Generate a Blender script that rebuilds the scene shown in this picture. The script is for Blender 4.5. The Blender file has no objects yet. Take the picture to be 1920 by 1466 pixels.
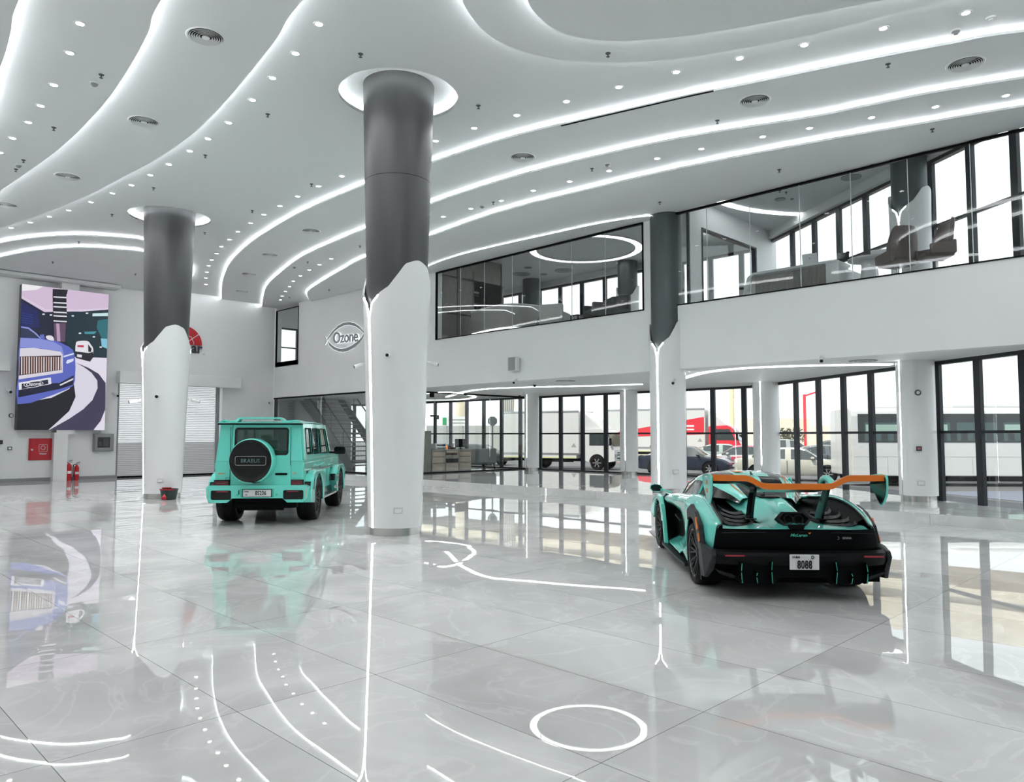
import bpy, bmesh, math, random
from mathutils import Vector, Matrix
random.seed(7)
PI = math.pi
SC = bpy.context.scene
COL = SC.collection

# ------------------------------------------------------------------ camera, world, sun, exposure
CAM_H, FPX, PITCH = 1.65, 1400.0, math.atan(83/1400)
cam_d = bpy.data.cameras.new('camera'); cam = bpy.data.objects.new('camera', cam_d); COL.objects.link(cam)
cam_d.sensor_width = 36; cam_d.lens = FPX/1920*36; cam_d.clip_start = .05; cam_d.clip_end = 600
cam.location = (0, 0, CAM_H)
cam.rotation_euler = (PI/2+PITCH, 0, -PI/4)
SC.camera = cam
SC.view_settings.view_transform = 'Standard'; SC.view_settings.look = 'None'
SC.view_settings.gamma = 1; SC.view_settings.use_curve_mapping = False
SC.view_settings.exposure = 0.64
SC.cycles.use_denoising = True
SC.cycles.use_adaptive_sampling = True; SC.cycles.adaptive_threshold = .2; SC.cycles.adaptive_min_samples = 16
SC.cycles.max_bounces = 6; SC.cycles.diffuse_bounces = 3; SC.cycles.glossy_bounces = 3
SC.cycles.transparent_max_bounces = 14; SC.cycles.transmission_bounces = 2
SC.cycles.caustics_reflective = False; SC.cycles.caustics_refractive = False
SC.cycles.sample_clamp_indirect = 6
w = bpy.data.worlds.new('sky'); SC.world = w; w.use_nodes = True
bg = w.node_tree.nodes['Background']; bg.inputs[0].default_value = (.92, .965, 1, 1); bg.inputs[1].default_value = 1.05
sd = bpy.data.lights.new('sun', 'SUN'); sd.energy = 3.2; sd.angle = .02; sd.color = (1, .93, .80)
sun = bpy.data.objects.new('sun', sd); COL.objects.link(sun)
sun.rotation_euler = Vector((-.75, .15, 1.0)).to_track_quat('Z', 'Y').to_euler()

# ------------------------------------------------------------------ photo -> place
_F = Vector((math.cos(PI/4)*math.cos(PITCH), math.sin(PI/4)*math.cos(PITCH), math.sin(PITCH)))
_R = Vector((1, -1, 0)).normalized()
_U = _R.cross(_F)
def ray(px, py): return _F + _R*((px-960)/FPX) + _U*((733-py)/FPX)
def Pz(px, py, z):
    d = ray(px, py); k = (z-CAM_H)/d.z; return Vector((d.x*k, d.y*k, z))
def Px(px, py, X):
    d = ray(px, py); k = X/d.x; return Vector((X, d.y*k, CAM_H+d.z*k))
def Py(px, py, Y):
    d = ray(px, py); k = Y/d.y; return Vector((d.x*k, Y, CAM_H+d.z*k))
def TS(t, s, z=0): return Vector(((t+s)/math.sqrt(2), (t-s)/math.sqrt(2), z))   # depth along the view, sideways

# ------------------------------------------------------------------ materials
def lin(c): return tuple(((x/255)/12.92 if x/255 <= .04045 else ((x/255+.055)/1.055)**2.4) for x in c)
def mat(name, color, rough=.5, metal=0, emit=0, coat=0, spec=None, ior=None, noise=None):
    m = bpy.data.materials.new(name); m.use_nodes = True
    b = m.node_tree.nodes['Principled BSDF']
    c = tuple(color)+(1,)
    b.inputs['Base Color'].default_value = c; b.inputs['Roughness'].default_value = rough
    b.inputs['Metallic'].default_value = metal
    if coat: b.inputs['Coat Weight'].default_value = coat; b.inputs['Coat Roughness'].default_value = .03
    if spec is not None: b.inputs['Specular IOR Level'].default_value = spec
    if ior: b.inputs['IOR'].default_value = ior
    if emit:
        b.inputs['Emission Color'].default_value = c; b.inputs['Emission Strength'].default_value = emit
    if noise:
        nt = m.node_tree; n = nt.nodes.new('ShaderNodeTexNoise'); n.inputs['Scale'].default_value = noise[0]; n.inputs['Detail'].default_value = 5
        tc = nt.nodes.new('ShaderNodeTexCoord'); mp = nt.nodes.new('ShaderNodeMapping'); mp.inputs['Scale'].default_value = noise[2] if len(noise) > 2 else (1, 1, 1)
        nt.links.new(tc.outputs['Object'], mp.inputs[0]); nt.links.new(mp.outputs[0], n.inputs[0])
        r = nt.nodes.new('ShaderNodeValToRGB'); r.color_ramp.elements[0].position = .3; r.color_ramp.elements[1].position = .7
        k = noise[1]; r.color_ramp.elements[0].color = tuple(x*(1-k) for x in color)+(1,); r.color_ramp.elements[1].color = tuple(min(1, x*(1+k)) for x in color)+(1,)
        nt.links.new(n.outputs[0], r.inputs[0]); nt.links.new(r.outputs[0], b.inputs['Base Color'])
    return m
def glass_mat(name, tint, refl=1.0, rough=0.0, ior=1.5):
    m = bpy.data.materials.new(name); m.use_nodes = True; nt = m.node_tree; nt.nodes.clear()
    o = nt.nodes.new('ShaderNodeOutputMaterial'); mx = nt.nodes.new('ShaderNodeMixShader')
    t = nt.nodes.new('ShaderNodeBsdfTransparent'); t.inputs[0].default_value = tuple(tint)+(1,)
    g = nt.nodes.new('ShaderNodeBsdfGlossy'); g.inputs[1].default_value = rough; g.inputs[0].default_value = (refl,)*3+(1,)
    f = nt.nodes.new('ShaderNodeFresnel'); ge = nt.nodes.new('ShaderNodeNewGeometry'); mr = nt.nodes.new('ShaderNodeMapRange')
    mr.inputs['To Min'].default_value = ior; mr.inputs['To Max'].default_value = 1/ior
    nt.links.new(ge.outputs['Backfacing'], mr.inputs['Value']); nt.links.new(mr.outputs[0], f.inputs[0])
    nt.links.new(f.outputs[0], mx.inputs[0]); nt.links.new(t.outputs[0], mx.inputs[1]); nt.links.new(g.outputs[0], mx.inputs[2]); nt.links.new(mx.outputs[0], o.inputs[0])
    return m
M = {}
M['wall'] = mat('white_plaster', (.84, .85, .85), .45, noise=(.6, .02))
M['ceil'] = mat('ceiling_paint', (.76, .78, .785), .6)
M['clad'] = mat('white_lacquer', (.84, .85, .85), .22)
M['zinc'] = mat('brushed_zinc', (.078, .08, .082), .42, metal=.35, noise=(1.4, .18, (1.5, 1.5, .25)))
M['zinc2'] = mat('dark_zinc', (.085, .10, .105), .42, metal=.4, noise=(1.4, .12, (1.5, 1.5, .25)))
M['steel'] = mat('brushed_steel', (.55, .54, .52), .25, metal=1)
M['led'] = mat('led_strip', (.95, .975, 1), emit=11)
M['led_soft'] = mat('led_strip_soft', (.95, .975, 1), emit=5.5)
M['led3'] = mat('led_halo', (.95, .975, 1), emit=.55)
M['led2'] = mat('led_profile', (.96, .98, 1), emit=3)
M['lamp'] = mat('downlight_lens', (.97, .99, 1), emit=8)
M['frame'] = mat('anthracite_aluminium', (.022, .027, .033), .35, metal=.3)
M['black'] = mat('matt_black', (.0025, .003, .0035), .45, spec=.07)
M['gloss_black'] = mat('gloss_black', (.003, .004, .0045), .12, coat=.12, spec=.4)
M['rubber'] = mat('rubber', (.005, .005, .0055), .62, spec=.2, noise=(30, .2))
M['grille'] = mat('grey_grille', (.30, .32, .33), .5)
M['dgrey'] = mat('dark_grey', (.07, .075, .08), .5)
M['mgrey'] = mat('mid_grey', (.28, .29, .30), .5)
M['white'] = mat('white_plastic', (.80, .81, .82), .35)
M['glass'] = glass_mat('clear_glass', (.93, .97, .96), 1.0)
M['glass_int'] = glass_mat('interior_glass', (.88, .91, .91), 1.0, ior=1.5)
M['glass_dark'] = glass_mat('tinted_glass', (.60, .69, .68), 1.0, ior=1.6)
M['teal'] = mat('tiffany_paint', lin((108, 226, 210)), .26, coat=1)
M['teal_d'] = mat('tiffany_edge', lin((60, 190, 165)), .3, coat=.5)
M['orange'] = mat('orange_paint', lin((236, 122, 20)), .35, coat=.4)
M['carbon'] = mat('carbon_fibre', (.022, .024, .027), .3, coat=.3, noise=(60, .5))
M['carbon2'] = mat('satin_dark_grey', (.014, .016, .019), .42, spec=.3)
M['red'] = mat('signal_red', lin((190, 22, 36)), .35)
M['redlens'] = mat('red_lens', (.10, .006, .01), .15, coat=.8)
M['redbar'] = mat('red_light_bar', (.30, .015, .03), .3, emit=.12)
M['rim'] = mat('dark_rim', (.035, .036, .038), .3, metal=.7)
M['rimlip'] = mat('rim_lip', (.35, .36, .37), .25, metal=.9)
M['bumper_black'] = mat('satin_black', (.005, .0055, .0065), .4, spec=.15)
M['silver'] = mat('silver_trim', (.6, .61, .62), .25, metal=.9)
M['plate'] = mat('number_plate_white', (.80, .81, .82), .35)
M['ink'] = mat('ink_black', (.01, .01, .012), .5)
M['wood'] = mat('pale_wood', (.42, .35, .29), .5, noise=(3, .15, (1, 1, 12)))
M['woodg'] = mat('grey_wood', (.22, .21, .19), .5, noise=(2.5, .16, (8, 8, 1)))
M['brown'] = mat('brown_leather', (.115, .088, .075), .45)
M['cream'] = mat('cream_upholstery', (.62, .62, .60), .7)
M['gfab'] = mat('grey_upholstery', (.11, .115, .115), .8)

def floor_mat(name, ox=0.0, oy=0.0, base=(.76, .765, .76)):
    m = bpy.data.materials.new(name); m.use_nodes = True; nt = m.node_tree; N = nt.nodes.new; L = nt.links.new
    b = nt.nodes['Principled BSDF']
    tc = N('ShaderNodeTexCoord'); mp = N('ShaderNodeMapping'); mp.inputs['Rotation'].default_value = (0, 0, PI/2); L(tc.outputs['Object'], mp.inputs[0])
    br = N('ShaderNodeTexBrick'); L(mp.outputs[0], br.inputs[0])
    br.offset = 0; br.squash = 1; br.inputs['Scale'].default_value = 1
    br.inputs['Mortar Size'].default_value = .0022; br.inputs['Mortar Smooth'].default_value = 0
    br.inputs['Brick Width'].default_value = 1.97; br.inputs['Row Height'].default_value = .985
    br.inputs['Color1'].default_value = (0, 0, 0, 1); br.inputs['Color2'].default_value = (1, 1, 1, 1); br.inputs['Mortar'].default_value = (.5, .5, .5, 1)
    mp.inputs['Location'].default_value = (-1.52, .885, 0)
    # marble: cloudy base and thin veins, shifted per tile
    cmb = N('ShaderNodeVectorMath'); cmb.operation = 'MULTIPLY_ADD'
    L(br.outputs['Color'], cmb.inputs[0]); cmb.inputs[1].default_value = (9, 9, 9); L(tc.outputs['Object'], cmb.inputs[2])
    n1 = N('ShaderNodeTexNoise'); n1.inputs['Scale'].default_value = .55; n1.inputs['Detail'].default_value = 7; n1.inputs['Distortion'].default_value = 1.2; L(cmb.outputs[0], n1.inputs[0])
    n2 = N('ShaderNodeTexNoise'); n2.inputs['Scale'].default_value = .8; n2.inputs['Detail'].default_value = 6; n2.inputs['Distortion'].default_value = 2.2; L(cmb.outputs[0], n2.inputs[0])
    r1 = N('ShaderNodeValToRGB'); e = r1.color_ramp.elements; e[0].position = .3; e[0].color = tuple(x*.80 for x in base)+(1,); e[1].position = .7; e[1].color = tuple(x*1.10 for x in base)+(1,)
    L(n1.outputs[0], r1.inputs[0])
    r2 = N('ShaderNodeValToRGB'); e = r2.color_ramp.elements; e[0].position = .475; e[0].color = (0, 0, 0, 1); e[1].position = .5; e[1].color = (1, 1, 1, 1); e2 = r2.color_ramp.elements.new(.525); e2.color = (0, 0, 0, 1)
    L(n2.outputs[0], r2.inputs[0])
    mx = N('ShaderNodeMix'); mx.data_type = 'RGBA'; mx.inputs['B'].default_value = (.95, .95, .94, 1)
    ml = N('ShaderNodeMath'); ml.operation = 'MULTIPLY'; ml.inputs[1].default_value = .34; L(r2.outputs[0], ml.inputs[0])
    L(ml.outputs[0], mx.inputs['Factor']); L(r1.outputs[0], mx.inputs['A'])
    mx2 = N('ShaderNodeMix'); mx2.data_type = 'RGBA'; mx2.inputs['B'].default_value = (.16, .17, .17, 1)
    L(br.outputs['Fac'], mx2.inputs['Factor']); L(mx.outputs['Result'], mx2.inputs['A']); L(mx2.outputs['Result'], b.inputs['Base Color'])
    b.inputs['Roughness'].default_value = .008; b.inputs['IOR'].default_value = 1.75
    # slight waviness of the polished slabs plus a tilt of each slab
    n3 = N('ShaderNodeTexNoise'); n3.inputs['Scale'].default_value = 1.1; n3.inputs['Detail'].default_value = .5; L(cmb.outputs[0], n3.inputs[0])
    bp = N('ShaderNodeBump'); bp.inputs['Distance'].default_value = .0045; bp.inputs['Strength'].default_value = .30; L(n3.outputs[0], bp.inputs['Height'])
    L(bp.outputs[0], b.inputs['Normal'])
    return m
M['floor'] = floor_mat('polished_marble')

# ------------------------------------------------------------------ mesh helpers
class MB:
    def __init__(s): s.v = []; s.f = []; s.mi = []
    def add(s, vs, fs, mi=0, T=None):
        o = len(s.v)
        s.v += [tuple(T @ Vector(p)) if T else tuple(p) for p in vs]
        s.f += [tuple(i+o for i in f) for f in fs]; s.mi += [mi]*len(fs); return s
    def box(s, a, b, mi=0, T=None):
        (x0, y0, z0), (x1, y1, z1) = [min(p, q) for p, q in zip(a, b)], [max(p, q) for p, q in zip(a, b)]
        return s.add([(x0,y0,z0),(x1,y0,z0),(x1,y1,z0),(x0,y1,z0),(x0,y0,z1),(x1,y0,z1),(x1,y1,z1),(x0,y1,z1)],
              [(0,3,2,1),(4,5,6,7),(0,1,5,4),(1,2,6,5),(2,3,7,6),(3,0,4,7)], mi, T)
    def cbox(s, c, d, mi=0, T=None):
        return s.box([c[i]-d[i]/2 for i in range(3)], [c[i]+d[i]/2 for i in range(3)], mi, T)
    def prism(s, pts, ext, mi=0, T=None):
        """closed outline (list of 3D points) pushed along ext"""
        n = len(pts); e = Vector(ext); a = [Vector(p) for p in pts]
        return s.add(a+[p+e for p in a], [tuple(range(n))[::-1], tuple(range(n, 2*n))]+[(i, (i+1) % n, n+(i+1) % n, n+i) for i in range(n)], mi, T)
    def bar(s, p, q, w, h, mi=0, up=(0, 0, 1)):
        p = Vector(p); q = Vector(q); d = (q-p).normalized(); u = Vector(up)
        if abs(d.dot(u)) > .99: u = Vector((1, 0, 0))
        r = d.cross(u).normalized()*w/2; u = r.cross(d).normalized()*h/2
        return s.prism([p-r-u, p+r-u, p+r+u, p-r+u], q-p, mi)
    def tube(s, pts, r, n=10, mi=0, closed=False, cap=True):
        P = [Vector(p) for p in pts]; m = len(P); rings = []; prev = None
        for i in range(m):
            if closed: d = P[(i+1) % m]-P[i-1]
            else: d = P[min(i+1, m-1)]-P[max(i-1, 0)]
            d.normalize()
            if prev is None:
                u = Vector((0, 0, 1)) if abs(d.z) < .9 else Vector((1, 0, 0))
                a = d.cross(u).normalized()
            else:
                a = (prev-d*prev.dot(d))
                a = a.normalized() if a.length > 1e-6 else d.orthogonal().normalized()
            prev = a; b = d.cross(a); rr = r[i] if isinstance(r, (list, tuple)) else r
            rings.append([P[i]+(a*math.cos(2*PI*k/n)+b*math.sin(2*PI*k/n))*rr for k in range(n)])
        vs = [v for g in rings for v in g]; fs = []
        for i in range(m if closed else m-1):
            j = (i+1) % m
            fs += [(i*n+k, i*n+(k+1) % n, j*n+(k+1) % n, j*n+k) for k in range(n)]
        if cap and not closed: fs += [tuple(range(n))[::-1], tuple((m-1)*n+k for k in range(n))]
        return s.add(vs, fs, mi)
    def lathe(s, prof, n=32, c=(0, 0, 0), axis='z', mi=0, closed=False, a0=0, a1=2*PI, T=None):
        full = abs(a1-a0-2*PI) < 1e-6; m = n if full else n+1; vs = []
        for k in range(m):
            a = a0+(a1-a0)*k/n
            for (r, h) in prof:
                if axis == 'z': v = (c[0]+r*math.cos(a), c[1]+r*math.sin(a), c[2]+h)
                elif axis == 'y': v = (c[0]+r*math.cos(a), c[1]+h, c[2]+r*math.sin(a))
                else: v = (c[0]+h, c[1]+r*math.cos(a), c[2]+r*math.sin(a))
                vs.append(v)
        q = len(prof); fs = []
        for k in range(n):
            k2 = (k+1) % m
            for i in range(q if closed else q-1):
                j = (i+1) % q; fs.append((k*q+i, k2*q+i, k2*q+j, k*q+j))
        return s.add(vs, fs, mi, T)
    def cyl(s, c, r, h, n=24, axis='z', mi=0, r2=None, T=None):
        r2 = r if r2 is None else r2
        s.lathe([(0.0001, 0), (r, 0), (r2, h), (0.0001, h)], n, c, axis, mi, T=T); return s
    def grid(s, rows, mi=0, closed=False):
        a = len(rows); b = len(rows[0]); vs = [p for r in rows for p in r]; fs = []
        for i in range(a-1):
            for j in range(b if closed else b-1):
                k = (j+1) % b; fs.append((i*b+j, i*b+k, (i+1)*b+k, (i+1)*b+j))
        return s.add(vs, fs, mi)
def cr(P, t):
    n = len(P)-1; i = min(int(t), n-1); f = t-i
    p0 = P[max(i-1, 0)]; p1 = P[i]; p2 = P[i+1]; p3 = P[min(i+2, n)]
    return [.5*((2*b)+(-a+c)*f+(2*a-5*b+4*c-d)*f*f+(-a+3*b-3*c+d)*f**3) for a, b, c, d in zip(p0, p1, p2, p3)]
def spline(P, n, closed=False):
    """n samples per span through the points"""
    if closed:
        Q = [P[-1]]+list(P)+[P[0], P[1]]; out = []
        for i in range(len(P)):
            for k in range(n): out.append(tuple(cr(Q, 1+i+k/n)))
        return out
    out = [tuple(cr(P, i+k/n)) for i in range(len(P)-1) for k in range(n)]; out.append(tuple(P[-1])); return out
def patch(rows, nu=4, nv=4):
    """smooth surface through rows of control points"""
    R = [spline(r, nv) for r in rows]
    cols = [spline([r[j] for r in R], nu) for j in range(len(R[0]))]
    return [[cols[j][i] for j in range(len(cols))] for i in range(len(cols[0]))]

def obj(name, mb, m, parent=None, smooth=None, bevel=0, loc=None, rot=None, solid=0, seg=2):
    me = bpy.data.meshes.new(name); me.from_pydata(mb.v, [], mb.f)
    for k in (m if isinstance(m, (list, tuple)) else [m]): me.materials.append(M[k] if isinstance(k, str) else k)
    if len(me.materials) > 1: me.polygons.foreach_set('material_index', mb.mi)
    bm = bmesh.new(); bm.from_mesh(me); bmesh.ops.remove_doubles(bm, verts=bm.verts, dist=1e-5); bmesh.ops.recalc_face_normals(bm, faces=bm.faces); bm.to_mesh(me); bm.free()
    if smooth is not None:
        me.shade_smooth()
        me.set_sharp_from_angle(angle=math.radians(smooth))
    o = bpy.data.objects.new(name, me); COL.objects.link(o)
    if parent: o.parent = parent
    if loc: o.location = loc
    if rot: o.rotation_euler = rot
    if solid:
        md = o.modifiers.new('thickness', 'SOLIDIFY'); md.thickness = solid; md.offset = -1
    if bevel:
        md = o.modifiers.new('bevel', 'BEVEL'); md.width = bevel; md.segments = seg; md.limit_method = 'ANGLE'; md.angle_limit = math.radians(40)
    return o
def tag(o, label=None, cat=None, group=None, kind=None):
    if label: o['label'] = label
    if cat: o['category'] = cat
    if group: o['group'] = group
    if kind: o['kind'] = kind
    return o
def thing(name, label, cat, loc=(0, 0, 0), rz=0, group=None, parent=None):
    o = bpy.data.objects.new(name, None); o.empty_display_size = .1; COL.objects.link(o); o.location = loc; o.rotation_euler = (0, 0, rz)
    return tag(o, label, cat, group)
def struct(name, mb=None, m=None, parent=None, **k):
    if mb is None:
        o = bpy.data.objects.new(name, None); COL.objects.link(o)
    else: o = obj(name, mb, m, parent, **k)
    if not parent: o['kind'] = 'structure'
    return o
def copy_tree(o, parent=None, only=None):
    c = o.copy(); COL.objects.link(c)
    if parent: c.parent = parent
    for ch in [x for x in o.children]: copy_tree(ch, c)
    return c
def shape2d(loops, depth):
    """flat outline with holes -> MB in local xy with thickness depth in z (0..depth)"""
    cu = bpy.data.curves.new('tmp', 'CURVE'); cu.dimensions = '2D'; cu.fill_mode = 'BOTH'; cu.extrude = depth/2
    for L in loops:
        sp = cu.splines.new('POLY'); sp.points.add(len(L)-1); sp.use_cyclic_u = True
        for p, q in zip(sp.points, L): p.co = (q[0], q[1], 0, 1)
    return from_curve(cu, depth/2)
def from_curve(cu, dz=0):
    o = bpy.data.objects.new('tmp', cu); COL.objects.link(o)
    dg = bpy.context.evaluated_depsgraph_get(); dg.update()
    me = bpy.data.meshes.new_from_object(o.evaluated_get(dg))
    mb = MB(); mb.add([(v.co.x, v.co.y, v.co.z+dz) for v in me.vertices], [tuple(p.vertices) for p in me.polygons])
    bpy.data.objects.remove(o); bpy.data.curves.remove(cu); bpy.data.meshes.remove(me)
    return mb
def text_mb(s, size, depth=.004, bold=0, align='CENTER', sx=1, shear=0, spacing=1):
    cu = bpy.data.curves.new('tmp', 'FONT'); cu.body = s; cu.size = size; cu.extrude = depth/2; cu.offset = bold; cu.align_x = align; cu.align_y = 'CENTER'; cu.shear = shear; cu.space_character = spacing
    cu.resolution_u = 3
    mb = from_curve(cu)
    mb.v = [(x*sx, y, z) for x, y, z in mb.v]; return mb
def frameT(o, xdir, ydir):
    """matrix with local x,y along the given directions (z = x cross y) at point o"""
    x = Vector(xdir).normalized(); y = Vector(ydir); z = x.cross(y).normalized(); y = z.cross(x)
    T = Matrix((( x.x, y.x, z.x, o[0]), (x.y, y.y, z.y, o[1]), (x.z, y.z, z.z, o[2]), (0, 0, 0, 1))); return T
def moved(mb, T, mi=None):
    n = MB(); n.v = [tuple(T @ Vector(p)) for p in mb.v]; n.f = mb.f; n.mi = [mi]*len(mb.f) if mi is not None else mb.mi; return n
def rrect(x0, y0, x1, y1, r, n=4):
    out = []
    for cx, cy, a in ((x1-r, y1-r, 0), (x0+r, y1-r, 90), (x0+r, y0+r, 180), (x1-r, y0+r, 270)):
        out += [(cx+r*math.cos(math.radians(a+90*k/n)), cy+r*math.sin(math.radians(a+90*k/n))) for k in range(n+1)]
    return out
# ================================================================== THE BUILDING
XW, YB = 16.1, 31.2                # mezzanine wall plane, back wall plane
ZS, ZC = 3.30, 7.56                # soffit of the mezzanine, highest ceiling level
ZF2 = 4.85                         # floor of the upper offices
PLAT = .20
XL, YF = -9.0, -9.0
# facade lines in plan
FA0, FA1 = Vector((23.2, 34.0)), Vector((23.2, 11.75))
FD = Vector((-.59, -.807)).normalized()
FB = Vector((19.2, 5.99))
def fb(s): return FB + FD*s        # s grows towards the viewer's right
# ---- floors
mb = MB(); mb.add([(XL, YF, 0), (8.2, YF, 0), (XW+.4, 2.15, 0), (XW+.5, YB, 0), (XL, YB, 0)], [(0, 1, 2, 3, 4)])
struct('floor', mb, 'floor')
XE = 15.35
b1 = fb(-6.9+11.6)
out = [(XE, -1.0), (fb(8.6).x+.1, fb(8.6).y), (fb(-7).x+.12, fb(-7).y-.05)]
pl = [(XE, 0.7), (fb(5.2).x+.14, fb(5.2).y-.1), (23.32, 11.7), (23.32, 34), (XW, 34), (XW, YB), (XE, YB)]
mb = MB(); mb.prism([(x, y, -.05) for x, y in pl], (0, 0, PLAT+.05))
struct('floor_platform', mb, 'floor')
# ---- walls
mb = MB()
mb.box((XL, YB, 0), (9.62, YB+.3, 8.2)); mb.box((13.75, YB, 0), (XW+.2, YB+.3, 8.2)); mb.box((9.62, YB, 3.72), (13.75, YB+.3, 8.2))
struct('wall_back', mb, 'wall')
mb = MB()   # rounded corner between the back wall and the mezzanine wall
n = 10; r = .05
pts = [(XW, YB)]+[(XW-r+r*math.cos(PI/2*k/n), YB-r+r*math.sin(PI/2*k/n)) for k in range(n+1)]
struct('wall_corner', (lambda m: (m.prism([(x, y, 0) for x, y in pts], (0, 0, 7.6)), m)[1])(mb), 'wall', smooth=30)
struct('wall_left', MB().box((XL-.3, YF, 0), (XL, YB, 8.2)), 'wall')
struct('wall_front', MB().box((XL-.3, YF-.3, 0), (8.3, YF, 8.2)), 'wall')
# mezzanine wall: soffit to sill, with openings above
p0 = Px(508, 573, XW); p1 = Px(560, 571, XW); p2 = Px(559, 686, XW)
wy0, wy1, wz0 = Px(560, 600, XW).y, 31.08, Px(535, 686, XW).z
gl = Px(818, 600, XW).y                        # left end of the long glazing
yend = 2.0
mb = MB()
mb.box((XW, yend-.4, ZS), (XW+.25, YB, 4.9))
mb.box((XW, gl, 4.9), (XW+.25, wy0, 7.6)); mb.box((XW, wy0, 4.9), (XW+.25, wy1, wz0)); mb.box((XW, wy1, 4.9), (XW+.25, YB, 7.6))
struct('wall_mezzanine', mb, 'wall')
# slab between ground floor soffit and office floor
sl = [(XW+.25, yend-.3), (fb(5.1).x-.1, fb(5.1).y+.05), (fb(3.2).x-.1, fb(3.2).y+.05), (23.05, 11.8), (23.05, 34), (XW+.25, 34)]
sl = [(XW+.25, .9), (fb(4.2).x+.05, fb(4.2).y), (23.28, 11.7), (23.28, 34), (XW+.25, 34)]
struct('floor_upper', MB().prism([(x, y, 4.6) for x, y in sl], (0, 0, .25)), 'mgrey')
struct('ceiling_soffit', MB().prism([(x, y, ZS+.01) for x, y in sl], (0, 0, .3)), 'ceil')
struct('ceiling_office', MB().prism([(x, y, 8.12) for x, y in sl], (0, 0, .2)), 'ceil')
struct('wall_gallery', MB().box((XW+.02, 1.8, 7.62), (XW+.3, YB+2, 8.3)), 'wall')
# office ends
struct('wall_office', MB().box((XW, 34, 0), (21.2, 34.3, 4.95)).box((21.2, 34, 3.3), (23.3, 34.3, 4.95)).box((XW, 34, 4.95), (17.7, 34.3, 8.2)).box((17.7, 34, 6.98), (23.3, 34.3, 8.2)), 'wall')

# ---- ceiling of the hall: highest plate plus stepped lower layers with light coves
def strip_and_plate(name, curve, close, z, n=6, led='led', up=None):
    """curve: edge points in plan (spline), close: extra polygon corners; a layer hanging at z"""
    c = spline(curve, n)
    poly = c+close
    th_ = .02 if abs(z-7.245) < .001 else .045
    g = shape2d([[(x, y) for x, y in poly]], th_)
    g.v = [(x, y, zz+z) for x, y, zz in g.v]
    lay = struct(name, g, 'ceil')
    # fill above the lip, set back a little, lit face
    mbs = MB()
    P = [Vector((x, y, 0)) for x, y in c]
    cen = sum((Vector((x, y, 0)) for x, y in poly), Vector())/len(poly)
    nrm = []
    area = sum(poly[i][0]*poly[(i+1) % len(poly)][1]-poly[(i+1) % len(poly)][0]*poly[i][1] for i in range(len(poly)))
    sg = 1 if area > 0 else -1
    rows = []
    zt_ = up-.002 if up else z+(.044 if th_ < .03 else .088)
    for i, p in enumerate(P):
        d = (P[min(i+1, len(P)-1)]-P[max(i-1, 0)]).normalized()
        inn = Vector((-d.y, d.x, 0))*sg            # towards the inside of the layer
        q = p+inn*.03
        rows.append([(q.x, q.y, z+th_+.001), (q.x, q.y, zt_)])
    mbs.grid(rows)
    o = obj('cove_light', mbs, led, lay)
    return lay, c
Z1, Z2, Z3, Z4 = 7.47, 7.38, 7.29, 7.245
L1, L2, L3 = 7.42, 7.27, 7.12
xy = lambda v: (v.x, v.y)
def curve_px(pts, z): return [xy(Pz(px, py, z)) for px, py in pts]
# right side family: R1, R2, R3, R4
R1 = curve_px([(1920, 60), (1780, 83), (1613, 115), (1447, 149), (1280, 183), (1048, 235), (940, 263), (810, 305), (690, 345), (580, 391), (517, 425), (467, 458), (434, 490), (421, 515), (416, 536), (418, 560)], Z1)
R1 = [(14.45, -.50)]+R1[:-1]+[(R1[-1][0], YB)]
R2 = curve_px([(1920, 147), (1747, 175), (1613, 202), (1513, 222), (1280, 259), (1073, 304), (940, 339), (807, 383), (687, 429), (620, 457), (563, 484), (522, 515), (498, 541), (485, 576)], Z2)
R2 = [(14.99, .23)]+R2[:-1]+[(R2[-1][0], YB)]
R3 = curve_px([(1920, 200), (1713, 235), (1514, 270), (1280, 315), (1107, 355), (940, 397), (807, 443), (687, 483), (642, 506), (603, 529), (576, 549), (563, 562)], Z3)
R3 = [(15.71, 1.23)]+R3[:-1]+[(XW, R3[-1][1])]
R4 = curve_px([(1207, 407), (1118, 421), (1030, 440), (930, 462), (855, 481), (805, 499)], Z4)
R4 = [(XW, R4[0][1]-.25)]+R4+[(XW-.1, R4[-1][1]+2.2), (XW, R4[-1][1]+3.4)]
strip_and_plate('ceiling_layer', R1, [(XW, YB), (XW, 1.72)], Z1)
strip_and_plate('ceiling_layer', R2, [(XW, YB), (XW, 1.72)], Z2)
strip_and_plate('ceiling_layer', R3, [(XW, 1.72)], Z3)
strip_and_plate('ceiling_layer', R4, [], Z4)
# left side family: E3, E2, E1 (the plates lie to the left)
E3 = curve_px([(568, 0), (518, 73), (468, 137), (421, 192), (364, 249), (301, 294), (234, 331), (150, 373), (67, 406), (0, 429)], L1)
E3 = [(2.6, -5), (3.9, 2), (4.6, 5.5)]+E3+[(3.9, 28.5), (2.6, YB)]
E2 = curve_px([(302, 0), (277, 63), (234, 140), (187, 204), (117, 274), (50, 324), (0, 358)], L2)
E2 = [(.6, -5), (2.2, 2), (3.2, 6.5)]+E2+[(3.3, 24.5), (1.8, YB)]
E1 = curve_px([(35, 0), (20, 60), (0, 127)], L3)
E1 = [(-.8, -5), (.8, 2), (1.9, 7)]+E1+[(2.5, 17), (1.7, 24), (.2, YB)]
for E, z, u_ in ((E3, L1, ZC), (E2, L2, L1), (E1, L3, L2)):
    strip_and_plate('ceiling_layer', E, [(XL, YB), (XL, YF), (E[0][0], YF)], z, up=u_, led='led_soft')
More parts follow.
